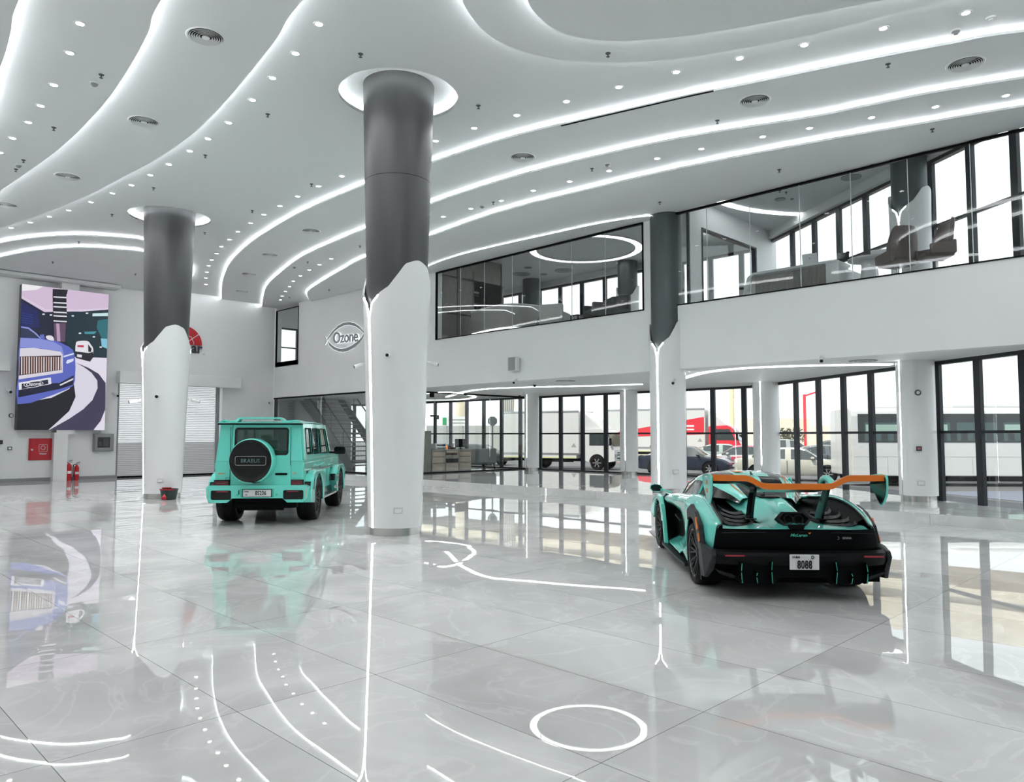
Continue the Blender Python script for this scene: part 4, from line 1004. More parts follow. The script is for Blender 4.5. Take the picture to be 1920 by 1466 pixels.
    # side: door below the shoulder, intake, sill
    door = [R(1.55, [(.86, .695), (.78, .60), (.74, .45), (.78, .32), (.86, .24)]), R(1.15, [(.86, .645), (.80, .56), (.77, .45), (.82, .33), (.90, .23)]),
            R(.80, [(.92, .58), (.88, .50), (.87, .42), (.90, .32), (.94, .22)]), R(.50, [(.965, .44), (.955, .38), (.95, .32), (.955, .26), (.965, .20)]), R(.40, [(.978, .41), (.97, .36), (.965, .31), (.965, .25), (.97, .19)])]
    two('door', door, 'teal', 4, 4, solid=.01)
    sill = [R(2.15, [(.70, .27), (.80, .22), (.90, .17)]), R(1.6, [(.74, .28), (.84, .24), (.93, .18)]), R(1.0, [(.80, .27), (.88, .235), (.95, .18)])]
    two('sill_fin', sill, 'teal', 4, 4, solid=.012)
    for s in (1, -1):
        m = MB(); m.prism([(2.22, s*.86, .10), (2.22, s*.98, .13), (2.05, s*1.01, .13), (.9, s*1.01, .115), (.46, s*.99, .105), (.46, s*.8, .10)], (0, 0, .035)); obj('side_skirt', m, 'carbon2', root, bevel=.006)
        m = MB(); m.box((1.35, s*.45, .15), (2.28, s*.74, .80)); obj('side_intake', m, 'black', root)
        m = MB(); m.bar((1.95, s*.78, .56), (1.55, s*.78, .52), .10, .02); obj('intake_vane', m, 'carbon2', root)
        # front fender with its trailing blade
        inn = arch(2.67, .33, .385, 165, 15, 14)
        outl = [(2.06, .15), (2.13, .30), (2.19, .44)]+inn+[(3.10, .40), (3.42, .44), (3.42, .50), (3.15, .66), (2.85, .765), (2.65, .79), (2.46, .765), (2.30, .67), (2.18, .50), (2.09, .31), (2.02, .15)]
        g = side_plate([outl], s*.915, s*.065); obj('front_fender', g, 'teal', root, bevel=.015, seg=3)
        # mirror
        o = obj('door_mirror', MB().bar((2.02, s*.86, .86), (2.06, s*1.02, .90), .05, .02), 'teal', root)
        rows = []
        for dx, k in ((.09, .35), (.05, .8), (0, 1.0), (-.03, .98)):
            rows.append([(2.08+dx, s*1.09+y*k, .915+z*k) for y, z in [(-.10, -.035), (-.05, -.055), (.05, -.05), (.09, -.01), (.085, .035), (.03, .06), (-.06, .05), (-.10, .01)]])
        g = MB().grid(rows, closed=True); g.f.append(tuple(range(8))); g.f.append(tuple(24+i for i in range(8))); g.mi += [0, 0]
        obj('housing', g, 'teal', o, smooth=60)
        obj('mirror_glass', MB().prism([(2.049, s*1.09+y, .915+z) for y, z in [(-.085, -.03), (-.045, -.045), (.045, -.04), (.078, -.008), (.073, .03), (.025, .05), (-.05, .042), (-.085, .008)]], (-.003, 0, 0)), 'gloss_black', o)
    # bonnet and nose
    hood = [(2.2, [(0, .84), (.3, .84), (.6, .79), (.86, .81)]), (2.6, [(0, .78), (.3, .78), (.62, .76), (.88, .82)]), (3.0, [(0, .66), (.3, .66), (.62, .66), (.88, .73)]), (3.5, [(0, .48), (.3, .48), (.6, .46), (.86, .46)])]
    obj('bonnet', MB().grid(patch([[(x, -y, z) for y, z in p[::-1]]+[(x, y, z) for y, z in p[1:]] for x, p in hood], 4, 3)), 'teal', root, smooth=50, solid=.01)
    obj('nose', MB().box((3.1, -.85, .12), (3.55, .85, .46)), 'carbon2', root, bevel=.05)
    obj('splitter', MB().box((2.9, -.95, .08), (3.75, .95, .11)), 'carbon', root)
    obj('underbody', MB().prism([(-.55, -.60, .12), (-.55, .60, .12), (-.55, .62, .70), (-.55, -.62, .70)], (3.7, 0, 0)), 'black', root)
    for s in (1, -1):
        obj('wheel_housing', MB().lathe([(.40, s*.60), (.40, s*.96)], 24, (0, 0, .34), 'y', a0=-.1, a1=PI+.1), 'black', root, smooth=60)
        obj('wheel_housing', MB().lathe([(.384, s*.60), (.384, s*.95)], 24, (WB, 0, .33), 'y', a0=-.1, a1=PI+.1), 'black', root, smooth=60)
    # wing
    def wz(y):
        y = abs(y)
        if y < .33: return 1.115
        if y < .57: t = (y-.33)/.24; t = t*t*(3-2*t); return 1.115+.085*t
        return 1.20+.012*(y-.57)
    ys = [-.93, -.86, -.75, -.65, -.57, -.53, -.49, -.45, -.41, -.37, -.33, -.27, -.15, 0]; ys = ys+[-y for y in ys[-2::-1]]
    main = [[(-.40, y, wz(y)-.056), (-.43, y, wz(y)-.036), (-.55, y, wz(y)-.008), (-.72, y, wz(y)+.012), (-.79, y, wz(y)+.035), (-.79, y, wz(y)+.022), (-.72, y, wz(y)-.012), (-.56, y, wz(y)-.048), (-.43, y, wz(y)-.070)] for y in ys]
    m = MB().grid(main, closed=True); k = len(main[0]); m.f += [tuple(range(k)), tuple(len(m.v)-k+i for i in range(k))]; m.mi += [0, 0]
    wg = obj('rear_wing', m, 'carbon', root, smooth=40)
    fl = [[(-.70, y, wz(y)+.018), (-.80, y, wz(y)+.046), (-.825, y, wz(y)+.046), (-.828, y, wz(y)-.014), (-.80, y, wz(y)-.018), (-.78, y, wz(y)+.02)] for y in ys]
    m = MB().grid(fl, closed=True); k = 6; m.f += [tuple(range(k)), tuple(len(m.v)-k+i for i in range(k))]; m.mi += [0, 0]
    obj('wing_flap', m, 'orange', wg, smooth=30)
    for s in (1, -1):
        v = spline([(-.44, 1.205), (-.50, 1.235), (-.72, 1.255), (-.84, 1.24), (-.86, 1.17), (-.84, 1.05), (-.76, .955), (-.70, .945), (-.62, 1.02), (-.50, 1.12)], 4, closed=True)
        g = side_plate([v], s*.93, s*.022); o = obj('end_plate', g, 'teal', wg, bevel=.006)
        obj('end_plate_liner', side_plate([[(x*.98-.013, 1.1+(z-1.1)*.90) for x, z in v]], s*.93, -s*.006), 'gloss_black', o)
        obj('end_plate_sticker', MB().cbox((-.66, s*.954, 1.165), (.055, .002, .04)), 'orange', o)
        obj('end_plate_sticker', MB().cbox((-.68, s*.954, 1.08), (.05, .002, .045)), 'orange', o)
        obj('end_plate_lettering', MB().cbox((-.66, s*.954, 1.222), (.10, .002, .012)), 'white', o)
        pts = spline([(-.60, s*.405, wz(.405)-.02), (-.52, s*.405, 1.02), (-.43, s*.40, .90), (-.35, s*.395, .77)], 4)
        rows = []
        for i, (x, y, z) in enumerate(pts):
            t = i/(len(pts)-1); cw = .06+.05*t; rows.append([(x+cw, y-.010, z), (x+cw, y+.010, z), (x, y+.042, z), (x-cw, y+.014, z), (x-cw, y-.014, z), (x, y-.042, z)])
        obj('wing_pylon', MB().grid(rows, closed=True), 'gloss_black', root, smooth=50)
        obj('pylon_foot', MB().prism([(-.14, s*.36, .762), (-.14, s*.44, .762), (-.46, s*.46, .758), (-.46, s*.34, .758)], (0, 0, .012)), 'gloss_black', root, bevel=.005)
        cap = spline([(-.45, s*.40, wz(.4)+.0), (-.50, s*.40, wz(.4)+.055), (-.60, s*.40, wz(.4)+.07), (-.70, s*.40, wz(.4)+.045), (-.74, s*.40, wz(.4)+.01)], 4)
        obj('pylon_cap', MB().tube(cap, .036, 10), 'teal', wg, smooth=60)
        wheel(root, 0, s*(.985-.157), .34, .34, .315, s, .262, 9)
        wheel(root, WB, s*(.965-.12), .325, .325, .245, s, .25, 9)
    return root
build_supercar()
# ================================================================== BACK WALL: SCREEN, CABINETS, SIGNS
TB = lambda x, z, y: Matrix(((1, 0, 0, x), (0, 0, 1, y), (0, 1, 0, z), (0, 0, 0, 1)))    # shapes standing on the back wall, depth away from the room
def onback(px, py, d=0.0): v = Py(px, py, YB-d); return v.x, v.z
def wallshape(name, pix, m, parent, d, th=.004, smooth_=0):
    """outline given in photo pixels, standing at distance d in front of the back wall"""
    pts = [onback(x, y, d) for x, y in pix]
    if smooth_: pts = spline(pts, smooth_, closed=True)
    mb = MB(); mb.prism([(x, YB-d, z) for x, z in pts], (0, th, 0))
    return obj(name, mb, m, parent)
def scr(c, e=.9):
    m = mat('screen_colour', (.01, .01, .012), .35)
    b = m.node_tree.nodes['Principled BSDF']; b.inputs['Emission Color'].default_value = lin(c)+(1,); b.inputs['Emission Strength'].default_value = e*.58
    return m
sx0, sz1 = 6.16, 7.0
a = onback(42, 533, .33); b = onback(203, 551, .33); c = onback(197, 806, .33); d = onback(30, 806, .33)
sx0, sx1, sz0, sz1 = (a[0]+d[0])/2, (b[0]+c[0])/2, (c[1]+d[1])/2, (a[1]+b[1])/2
screen = thing('display_screen', 'tall lit display screen on the back wall showing a blue car on a turntable', 'screen', ((sx0+sx1)/2, YB-.3, sz0))
W_, H_ = sx1-sx0, sz1-sz0
YS = YB-.33
obj('casing', MB().box((-W_/2, -.02, 0), (W_/2, .30, H_)), 'dgrey', screen)
# picture drawn with flat emitting shapes; u,v in the picture: 0..1
U = lambda u, v: (-W_/2+u*W_, v*H_)
lay = [0]
def pic(name, uv, col, e=.95, holes=(), sm=0):
    lay[0] += 1
    pts = [U(u, v) for u, v in uv]
    if sm: pts = spline(pts, sm, closed=True)
    g = shape2d([pts]+[[U(u, v) for u, v in h] for h in holes], .0006)
    y = -.021-.0009*lay[0]
    g.v = [(x, y+z, zz) for x, zz, z in g.v]
    return obj(name, g, scr(col, e), screen)
def uvs(pts): # pixel of the zoomed crop (977 x 1466 for 20..220,520..820) -> picture u,v
    out = []
    for x, y in pts:
        tl, tr, br, bl = (107, 65), (897, 160), (860, 1402), (50, 1402)
        # inverse bilinear by iteration
        u, v = .5, .5
        for _ in range(12):
            X = (1-v)*((1-u)*bl[0]+u*br[0])+v*((1-u)*tl[0]+u*tr[0]); Y = (1-v)*((1-u)*bl[1]+u*br[1])+v*((1-u)*tl[1]+u*tr[1])
            u += (x-X)/800; v -= (y-Y)/1290
        out.append((min(max(u, 0), 1), min(max(v, 0), 1)))
    return out
def pcs(name, pts, col, e=.95, sm=0): return pic(name, uvs(pts), col, e, sm=sm)
FR = [(0, 0), (1, 0), (1, 1), (0, 1)]
pic('picture_ground', FR, (20, 26, 52))
pcs('picture_ceiling', [(107, 60), (900, 160), (900, 300), (760, 300), (640, 315), (300, 325), (100, 200)], (218, 196, 222))
pcs('picture_ceiling_ring', [(100, 60), (290, 88), (230, 120), (100, 130)], (250, 248, 252))
pcs('picture_ceiling_edge', [(100, 190), (300, 315), (640, 318), (895, 300), (895, 285), (640, 298), (310, 300), (100, 175)], (228, 214, 236))
pcs('picture_night_glass', [(490, 330), (895, 310), (885, 740), (560, 720), (490, 600)], (12, 40, 52))
pcs('picture_night_glow', [(740, 335), (893, 330), (893, 360), (740, 362)], (210, 240, 245))
pcs('picture_night_glow', [(790, 400), (893, 385), (888, 640), (830, 560), (780, 470)], (32, 110, 120))
pcs('picture_night_glow', [(660, 505), (780, 500), (760, 525), (670, 525)], (60, 150, 160))
pcs('picture_night_glow', [(820, 565), (885, 570), (883, 660), (830, 640)], (130, 200, 225))
for k in range(9):
    x = 280+k*66; y = (338, 345, 450, 330, 352, 512, 328, 545, 640)[k]
    pcs('picture_lamp', [(x, y), (x+22, y), (x+22, y+12), (x, y+12)], (240, 240, 250))
pcs('picture_left_glass', [(98, 230), (240, 310), (260, 470), (92, 470)], (26, 34, 96))
for k in range(5): pcs('picture_streak', [(100, 330+k*22), (200, 352+k*20), (200, 357+k*20), (100, 336+k*22)], (46, 70, 150))
pcs('picture_floor', [(570, 735), (880, 745), (862, 1402), (740, 1402), (560, 1402), (340, 1402), (330, 1100), (420, 760)], (236, 228, 244))
pcs('picture_turntable', [(575, 790), (690, 845), (770, 920), (790, 1000), (765, 1080), (690, 1180), (560, 1270), (350, 1402), (50, 1402), (50, 1180), (420, 1050), (540, 900)], (226, 222, 236), sm=0)
pcs('picture_table_edge', [(575, 785), (700, 835), (800, 890), (868, 975), (868, 1215), (820, 1320), (750, 1402), (340, 1402), (520, 1300), (650, 1215), (740, 1130), (790, 1020), (785, 950), (730, 880), (660, 830)], (62, 56, 84))
pcs('picture_shadow', [(50, 1165), (360, 1110), (520, 1030), (560, 960), (580, 1100), (520, 1230), (400, 1340), (330, 1402), (50, 1402)], (16, 14, 24))
# pillar in the picture
pcs('picture_pillar', [(372, 110), (510, 118), (495, 170), (500, 420), (485, 600), (380, 590), (375, 420), (370, 160)], (22, 22, 34))
for k, y in enumerate((178, 230, 268, 318, 352, 400)):
    pcs('picture_pillar_band', [(378, y), (498, y+6), (498, y+18), (378, y+12)], (232, 232, 240))
pcs('picture_pillar_low', [(378, 428), (490, 425), (482, 600), (385, 590)], (96, 72, 100)); pcs('picture_pillar_shine', [(400, 430), (430, 430), (440, 596), (410, 592)], (190, 160, 190))
# small white car
pcs('picture_small_car', [(580, 620), (600, 592), (690, 590), (720, 620), (745, 660), (740, 720), (700, 760), (600, 745), (578, 700)], (238, 236, 244), sm=3)
pcs('picture_small_car_base', [(576, 685), (700, 700), (742, 690), (745, 740), (715, 780), (580, 745)], (24, 24, 34))
pcs('picture_small_car_lamp', [(596, 628), (655, 628), (655, 648), (596, 645)], (200, 40, 80)); pcs('picture_small_car_glass', [(696, 620), (730, 660), (725, 690), (698, 690)], (20, 24, 36)); pcs('picture_small_car_plate', [(592, 712), (638, 716), (636, 742), (592, 736)], (230, 230, 240))
# blue car
body = [(88, 560), (250, 565), (300, 575), (400, 590), (480, 625), (550, 670), (575, 760), (575, 900), (555, 1000), (430, 1060), (300, 1110), (60, 1170), (70, 900)]
pcs('picture_car_body', body, (92, 104, 196), sm=2)
pcs('picture_car_bonnet', [(88, 565), (250, 570), (380, 600), (450, 640), (470, 720), (270, 660), (85, 650)], (140, 150, 222))
pcs('picture_car_glass', [(92, 465), (160, 475), (215, 520), (262, 568), (90, 562)], (44, 52, 84)); pcs('picture_car_roofline', [(92, 458), (160, 468), (222, 518), (270, 570), (260, 572), (210, 524), (155, 482), (92, 470)], (150, 160, 230))
pcs('picture_mirror', [(255, 535), (290, 530), (300, 570), (262, 572)], (100, 112, 200)); pcs('picture_mirror', [(310, 545), (360, 542), (380, 570), (375, 590), (320, 575)], (236, 230, 240), sm=2)
pcs('picture_grille_surround', [(84, 660), (200, 655), (440, 690), (460, 720), (460, 880), (70, 945)], (226, 222, 232))
pcs('picture_grille', [(82, 735), (445, 725), (450, 855), (74, 910)], (58, 24, 34))
for k in range(17):
    x = 92+k*21.5; pcs('picture_grille_bar', [(x, 738), (x+10, 737), (x+9, 900-k*3), (x-1, 902-k*3)], (214, 186, 176) if k % 3 else (240, 236, 240))
pcs('picture_headlight', [(488, 790), (500, 765), (560, 750), (556, 775), (500, 800)], (226, 236, 250)); pcs('picture_headlight_line', [(465, 728), (560, 700), (562, 712), (465, 742)], (230, 236, 255))
pcs('picture_lower_grille', [(70, 990), (430, 975), (560, 905), (555, 990), (430, 1030), (64, 1110)], (18, 20, 50)); pcs('picture_chrome', [(430, 990), (555, 930), (555, 945), (435, 1002)], (230, 230, 240))
pcs('picture_plate', [(68, 975), (350, 925), (355, 985), (70, 1042)], (236, 236, 244)); pcs('picture_plate_face', [(95, 985), (325, 945), (328, 985), (95, 1035)], (40, 38, 64))
lay[0] += 1
T = Matrix(((1, 0, 0, U(.16, 0)[0]), (0, 0, 1, -.021-.0009*lay[0]-.001), (0, 1, 0, U(0, uvs([(210, 988)])[0][1])[1]), (0, 0, 0, 1))) @ Matrix.Rotation(.16, 4, 'Z')
obj('picture_plate_word', moved(text_mb('Ozone', .17, .0006, bold=.004, shear=.15), T), scr((240, 240, 246)), screen)
e = [(-.30, 0), (-.16, .10), (0, .13), (.18, .09), (.30, 0), (.18, -.08), (0, -.11), (-.16, -.09)]
obj('picture_plate_ring', MB().tube([tuple(T @ Vector((x, y, 0))) for x, y in spline(e, 4, closed=True)], .009, 4, closed=True), scr((240, 240, 246)), screen)

# red fire-hose cabinet
def wall_box(name, pix, m, label, cat, dep, inset=None):
    (x0, z1) = onback(pix[0], pix[1], dep); (x1, z0) = onback(pix[2], pix[3], dep)
    r = thing(name, label, cat, ((x0+x1)/2, YB, z0))
    w, h = x1-x0, z1-z0
    obj('cabinet_body', MB().box((-w/2, -dep, 0), (w/2, 0, h)), m, r, bevel=.006)
    return r, w, h
r, w, h = wall_box('fire_hose_cabinet', (55, 822, 98.5, 862), 'red', 'red fire hose cabinet on the back wall below the big screen', 'fire hose cabinet', .06)
dr = obj('door', MB().box((-w/2+.03, -.075, .03), (w/2-.03, -.06, h-.03)), 'red', r, bevel=.004)
obj('knob', MB().cyl((-w/2+.09, -.10, h*.48), .035, .03, 16, 'y'), 'white', dr)
obj('pictogram_frame', MB().tube([(.06+x, -.077, h*.52+z) for x, z in rrect(-.13, -.10, .13, .15, .01)], .006, 4, closed=True), 'white', dr)
obj('pictogram', MB().tube([(.06+.07*math.cos(k*PI/8), -.078, h*.52+.04+.07*math.sin(k*PI/8)) for k in range(16)], .009, 4, closed=True), 'white', dr)
obj('lettering', MB().box((-.06, -.078, h*.52-.17), (.18, -.076, h*.52-.155)).box((-.04, -.078, h*.52-.20), (.16, -.076, h*.52-.185)), 'white', dr)
# grey panel box with glass window
r, w, h = wall_box('control_panel_box', (177, 813, 213, 845.5), 'mgrey', 'grey metal box with a glass window, mounted right of the big screen', 'control box', .18)
dr = obj('door', shape2d([[(-w/2+.02, .02), (w/2-.02, .02), (w/2-.02, h-.02), (-w/2+.02, h-.02)], [(-w*.34, h*.2), (w*.30, h*.2), (w*.30, h*.8), (-w*.34, h*.8)]], .02), 'mgrey', r)
dr.location = (0, -.19, 0); dr.rotation_euler = (PI/2, 0, 0)
obj('window_glass', MB().box((-w*.34, -.186, h*.2), (w*.30, -.183, h*.8)), 'gloss_black', r)
obj('keypad', MB().box((-w*.28, -.19, h*.3), (-w*.12, -.186, h*.55)).box((-w*.05, -.19, h*.28), (w*.24, -.186, h*.72)), 'dgrey', r)
obj('lock', MB().cyl((w*.40, -.20, h*.45), .02, .02, 12, 'y'), 'silver', r)
# small wall devices
def small(name, px, py, label, cat, wpx, hpx, m, dep=.04, rnd=False, group=None):
    x, z = onback(px, py, dep); k = (Vector((x, YB))-Vector((0, 0))).length/FPX*1.0
    w, h = wpx*k, hpx*k
    r = thing(name, label, cat, (x, YB, z), group=group)
    if rnd: obj('body', MB().lathe([(.0001, -dep), (w/2*.8, -dep), (w/2, 0)], 20, (0, 0, 0), 'y'), m, r, smooth=40)
    else: obj('body', MB().box((-w/2, -dep, -h/2), (w/2, 0, h/2)), m, r, bevel=.004)
    return r, w, h
r, w, h = small('fire_alarm_bell', 21.5, 779, 'small round dark-rimmed alarm sounder left of the big screen', 'alarm', 7, 7, 'dgrey', .06, True); obj('front', MB().cyl((0, -.075, 0), w*.32, .02, 20, 'y'), 'white', r)
r, w, h = small('call_point', 18.5, 840.5, 'small dark square call point left of the fire hose cabinet', 'call point', 6, 5, 'dgrey', .04); obj('front', MB().box((-w*.3, -.045, -h*.3), (w*.3, -.04, h*.3)), 'white', r)
r, w, h = small('wall_switch', 1.5, 829, 'black wall device cut by the left edge of the photo', 'switch', 5, 6, 'black', .05); obj('front', MB().box((-w*.3, -.055, -h*.3), (w*.3, -.05, h*.3)), 'dgrey', r)
small('hanging_tag', 264.5, 489, 'small brown tag hanging below the ceiling left of the rear column', 'tag', 6, 10, mat('brown_card', (.22, .17, .12), .7), .02)
# bullet cameras
def bullet(pos, aim, label, group=None, s=1.0):
    r = thing('security_camera', label, 'camera', pos); 
    if group: r['group'] = group
    aim = Vector(aim).normalized()
    p0 = Vector((0, 0, 0)); q = p0+aim*.06*s; e = q+aim*.18*s
    obj('mount', MB().tube([tuple(p0-aim*.02), tuple(q)], .028*s, 10), 'white', r, smooth=50)
    obj('housing', MB().tube([tuple(q), tuple(q+aim*.01), tuple(e)], [.03*s, .042*s, .042*s], 16), 'white', r, smooth=50)
    obj('lens', MB().tube([tuple(e), tuple(e+aim*.012)], .036*s, 16), 'gloss_black', r, smooth=50)
    return r
v = Py(13, 730, YB); bullet((v.x, YB, v.z), (.2, -1, -.35), 'white security camera on the wall left of the big screen', s=1.3)
v = Py(212, 737, YB); bullet((v.x, YB, v.z), (.3, -1, -.4), 'white security camera between the big screen and the roller shutter', s=1.3)
def colpt(c, rad, ang, z): return (c[0]+rad*math.cos(math.radians(ang)), c[1]+rad*math.sin(math.radians(ang)), z)
bullet(colpt(C2, .60, 235, 2.68), (-.5, -.9, -.15), 'white security camera on the rear column facing the viewer', s=1.1)
bullet(colpt(C2, .60, 335, 2.62), (.95, -.2, -.25), 'white security camera on the right flank of the rear column', s=1.1)
bullet(colpt(C2, .60, 170, 2.58), (-.95, .2, -.25), 'white security camera on the left flank of the rear column', s=1.1)
bullet(colpt(C1, .53, 222, 2.96), (-.85, -.75, -.1), 'white security camera on the big foreground column facing the viewer', s=.75)
bullet(colpt(C1, .53, 318, 2.90), (.8, -.45, -.2), 'white security camera sticking out right of the big foreground column', s=.75)
bullet(colpt(C1, .53, 150, 2.86), (-.75, .5, -.3), 'white security camera sticking out left of the big foreground column', s=.75)
def onX(px, py, d=0): v = Px(px, py, XW-d); return v
for px, py, lab in ((512, 750, 'small white security camera at the upper left corner of the staircase glass'), (969, 711, 'white security camera under the wall loudspeaker right of the big column'), (1541, 668, 'small white camera on the mezzanine wall edge above the supercar'), (1246, 719, 'small black camera on the slim column')):
    v = onX(px, py); bullet((XW, v.y, v.z) if px != 1246 else colpt(C3, .425, 238, 3.05), (-1, -.35, -.6), lab, s=1.0 if px > 900 else 1.2)
# dome cameras under the soffit
for px, py, lab in ((1002.5, 720, 'black dome camera under the soffit right of the big column'), (975, 740, 'small black dome camera above the glass office corner'), (1170, 732, 'small black dome camera above the box truck'), (1411, 720, 'small black dome camera left of the third facade column')):
    v = Pz(px, py, ZS+.01); r = thing('dome_camera', lab, 'camera', (v.x, v.y, ZS+.01)); obj('base', MB().cyl((0, 0, -.03), .07, .03, 20), 'white', r, smooth=40); obj('dome', MB().lathe([(.0001, -.10), (.03, -.09), (.05, -.06), (.055, -.03)], 20), 'gloss_black', r, smooth=60)
for px, py, lab in ((1060, 716, 'air grille under the soffit near the box truck'),  (1618, 676, 'air grille under the soffit at the right, by the light line')):
    v = Pz(px, py+(-2 if px < 1100 else 0), ZS+.01); r = thing('soffit_diffuser', 'round '+lab, 'air diffuser', (v.x, v.y, ZS+.01)); obj('disc', MB().cyl((0, 0, -.012), .30, .012, 32), 'mgrey', r); obj('rings', MB().lathe([(.2, -.02), (.22, -.014), (.22, -.02)], 32, closed=True).lathe([(.1, -.02), (.12, -.014), (.12, -.02)], 32, closed=True), 'white', r)
# loudspeakers on the mezzanine wall
for px, py, lab in ((504, 726, 'grey wall loudspeaker above the staircase glass, near the corner'), (969, 683, 'grey wall loudspeaker above the glass office, right of the big column')):
    v = onX(px, py); r = thing('wall_speaker', lab, 'loudspeaker', (XW, v.y, v.z)); sc = .20 if px < 600 else .16
    obj('cabinet', MB().box((-.22, -sc, -sc*1.3), (-.03, sc, sc*1.3)), 'white', r, bevel=.02); obj('grille', MB().box((-.232, -sc*.92, -sc*1.22), (-.22, sc*.92, sc*1.22)), 'grille', r, bevel=.004); obj('bracket', MB().box((-.03, -.04, -.06), (0, .04, .06)), 'white', r)
# fire extinguishers
def extinguisher(px, py, lab, s=1.0):
    x, z = onback(px, py, .28); r = thing('fire_extinguisher', lab, 'fire extinguisher', (x, YB-.28, 0), group='fire extinguishers by the back wall')
    obj('cylinder', MB().lathe([(.0001, .0), (.078*s, .0), (.082*s, .03), (.082*s, .44*s), (.07*s, .50*s), (.035*s, .54*s), (.03*s, .56*s)], 24), 'red', r, smooth=40)
    obj('valve', MB().cyl((0, 0, .56*s), .028, .05, 12), 'silver', r, smooth=40); obj('handle', MB().bar((-.02, 0, .63*s), (.11, 0, .66*s), .03, .018).bar((-.02, 0, .60*s), (.10, 0, .60*s), .03, .014), 'black', r)
    obj('hose', MB().tube(spline([(-.03, -.02, .58*s), (-.11, -.03, .56*s), (-.125, -.03, .40*s), (-.11, -.03, .12*s)], 5), .014, 8), 'black', r, smooth=60)
    obj('label_sticker', MB().lathe([(.083*s, .22*s), (.083*s, .31*s)], 12, a0=PI*1.25, a1=PI*1.75), 'white', r)
    return r
extinguisher(128.5, 900, 'red fire extinguisher at the back wall, the taller left one', 1.12)
extinguisher(143, 900, 'red fire extinguisher at the back wall, the shorter right one', 1.0)
# bucket at the rear column
v = Vector(colpt(C2, .76, 262, 0)); r = thing('bucket', 'dark bucket with a red rim at the foot of the rear column', 'bucket', (v.x, v.y, 0))
obj('body', MB().lathe([(.0001, 0), (.165, 0), (.175, .02), (.215, .26), (.20, .26), (.16, .03), (.0001, .03)], 32), mat('bucket_green', (.02, .04, .04), .5), r, smooth=40)
obj('rim', MB().lathe([(.20, .25), (.228, .25), (.228, .275), (.20, .275)], 32, closed=True, a0=PI*.9, a1=PI*1.55), 'red', r); obj('rim_ring', MB().lathe([(.20, .25), (.224, .25), (.224, .272), (.20, .272)], 32, closed=True), 'dgrey', r)
obj('wringer', MB().prism([(-.20, -.05, .30), (-.02, -.16, .30), (.06, -.05, .27), (-.12, .06, .27)], (0, 0, .02)), 'red', r); obj('spout', MB().prism([(-.16, -.13, .10), (-.24, -.16, .02), (-.14, -.20, .02)], (0, 0, .06)), 'red', r)
# socket plates on the columns
for c, rad, ang, z, lab in ((C1, .475, 240, .42, 'grey floor socket plate low on the big foreground column'), (C2, .50, 243, .47, 'grey socket plate low on the rear column'), ((18.15, 5.4), .41, 204, .62, 'grey socket plate low on the rightmost facade column'), (C3, .47, 236, .75, 'grey socket plate low on the slim dark column')):
    p = colpt(c, rad, ang, z); r = thing('socket_plate', lab, 'socket', p, math.radians(ang)); obj('plate', MB().box((-.02, -.075, -.05), (.004, .075, .05)), mat('socket_grey', (.60, .61, .62), .4), r, bevel=.003); obj('insert', MB().box((.003, -.055, -.03), (.006, .055, .03)), 'white', r)
p = colpt((18.15, 5.4), .40, 203, 2.58); r = thing('alarm_sounder', 'round grey alarm sounder on the rightmost facade column', 'alarm', p, math.radians(203)); obj('ring', MB().lathe([(.0001, .03), (.05, .03), (.066, .0)], 20, (0, 0, 0), 'x'), 'dgrey', r, smooth=40); obj('front', MB().cyl((.03, 0, 0), .035, .015, 16, 'x'), 'white', r)
p = colpt((18.15, 5.4), .40, 201, 1.36); r = thing('call_point', 'red break-glass call point in a black frame on the rightmost facade column', 'call point', p, math.radians(201)); obj('frame', MB().box((-.02, -.055, -.05), (.03, .055, .05)), 'dgrey', r, bevel=.004); obj('button', MB().box((.03, -.03, -.022), (.036, .03, .022)), mat('pink_red', (.55, .12, .14), .4), r)

# round red logo with lettering, half hidden by the rear column
r = thing('wall_logo', 'red domed emblem with dark letters on the back wall, half hidden by the rear column', 'sign', (0, 0, 0))
cx, cz = onback(344, 645, .06); rr_ = onback(379, 645, .06)[0]-cx
pts = [(cx+rr_*math.cos(k*PI/24), cz+rr_*1.0*math.sin(k*PI/24)) for k in range(25)]
obj('red_dome', MB().prism([(x, YB-.06, z) for x, z in pts], (0, .05, 0)), 'red', r)
m = MB()
for k in (30, 75, 120): a = math.radians(k); m.tube([(cx+rr_*.2*math.cos(a), YB-.065, cz+rr_*.2*math.sin(a)), (cx+rr_*.65*math.cos(a+.1), YB-.065, cz+rr_*.65*math.sin(a+.1)), (cx+rr_*math.cos(a+.12), YB-.065, cz+rr_*math.sin(a+.12))], .015, 4)
for q in (.55,): m.tube([(cx+rr_*q*math.cos(k*PI/20), YB-.065, cz+rr_*q*math.sin(k*PI/20)+.03*math.sin(k*1.6)) for k in range(21)], .015, 4)
obj('white_web', m, 'white', r)
lx, lz = onback(369, 655, .06)
obj('lettering', moved(text_mb('ar', .62, .04, bold=.012, sx=.86), TB(lx, lz+.04, YB-.06)), mat('dark_purple', (.03, .025, .05), .4), r)
obj('registered_mark', MB().tube([(lx+.31+.03*math.cos(k), YB-.05, lz-.18+.03*math.sin(k)) for k in [q*PI/6 for q in range(12)]], .005, 4, closed=True), 'mgrey', r)

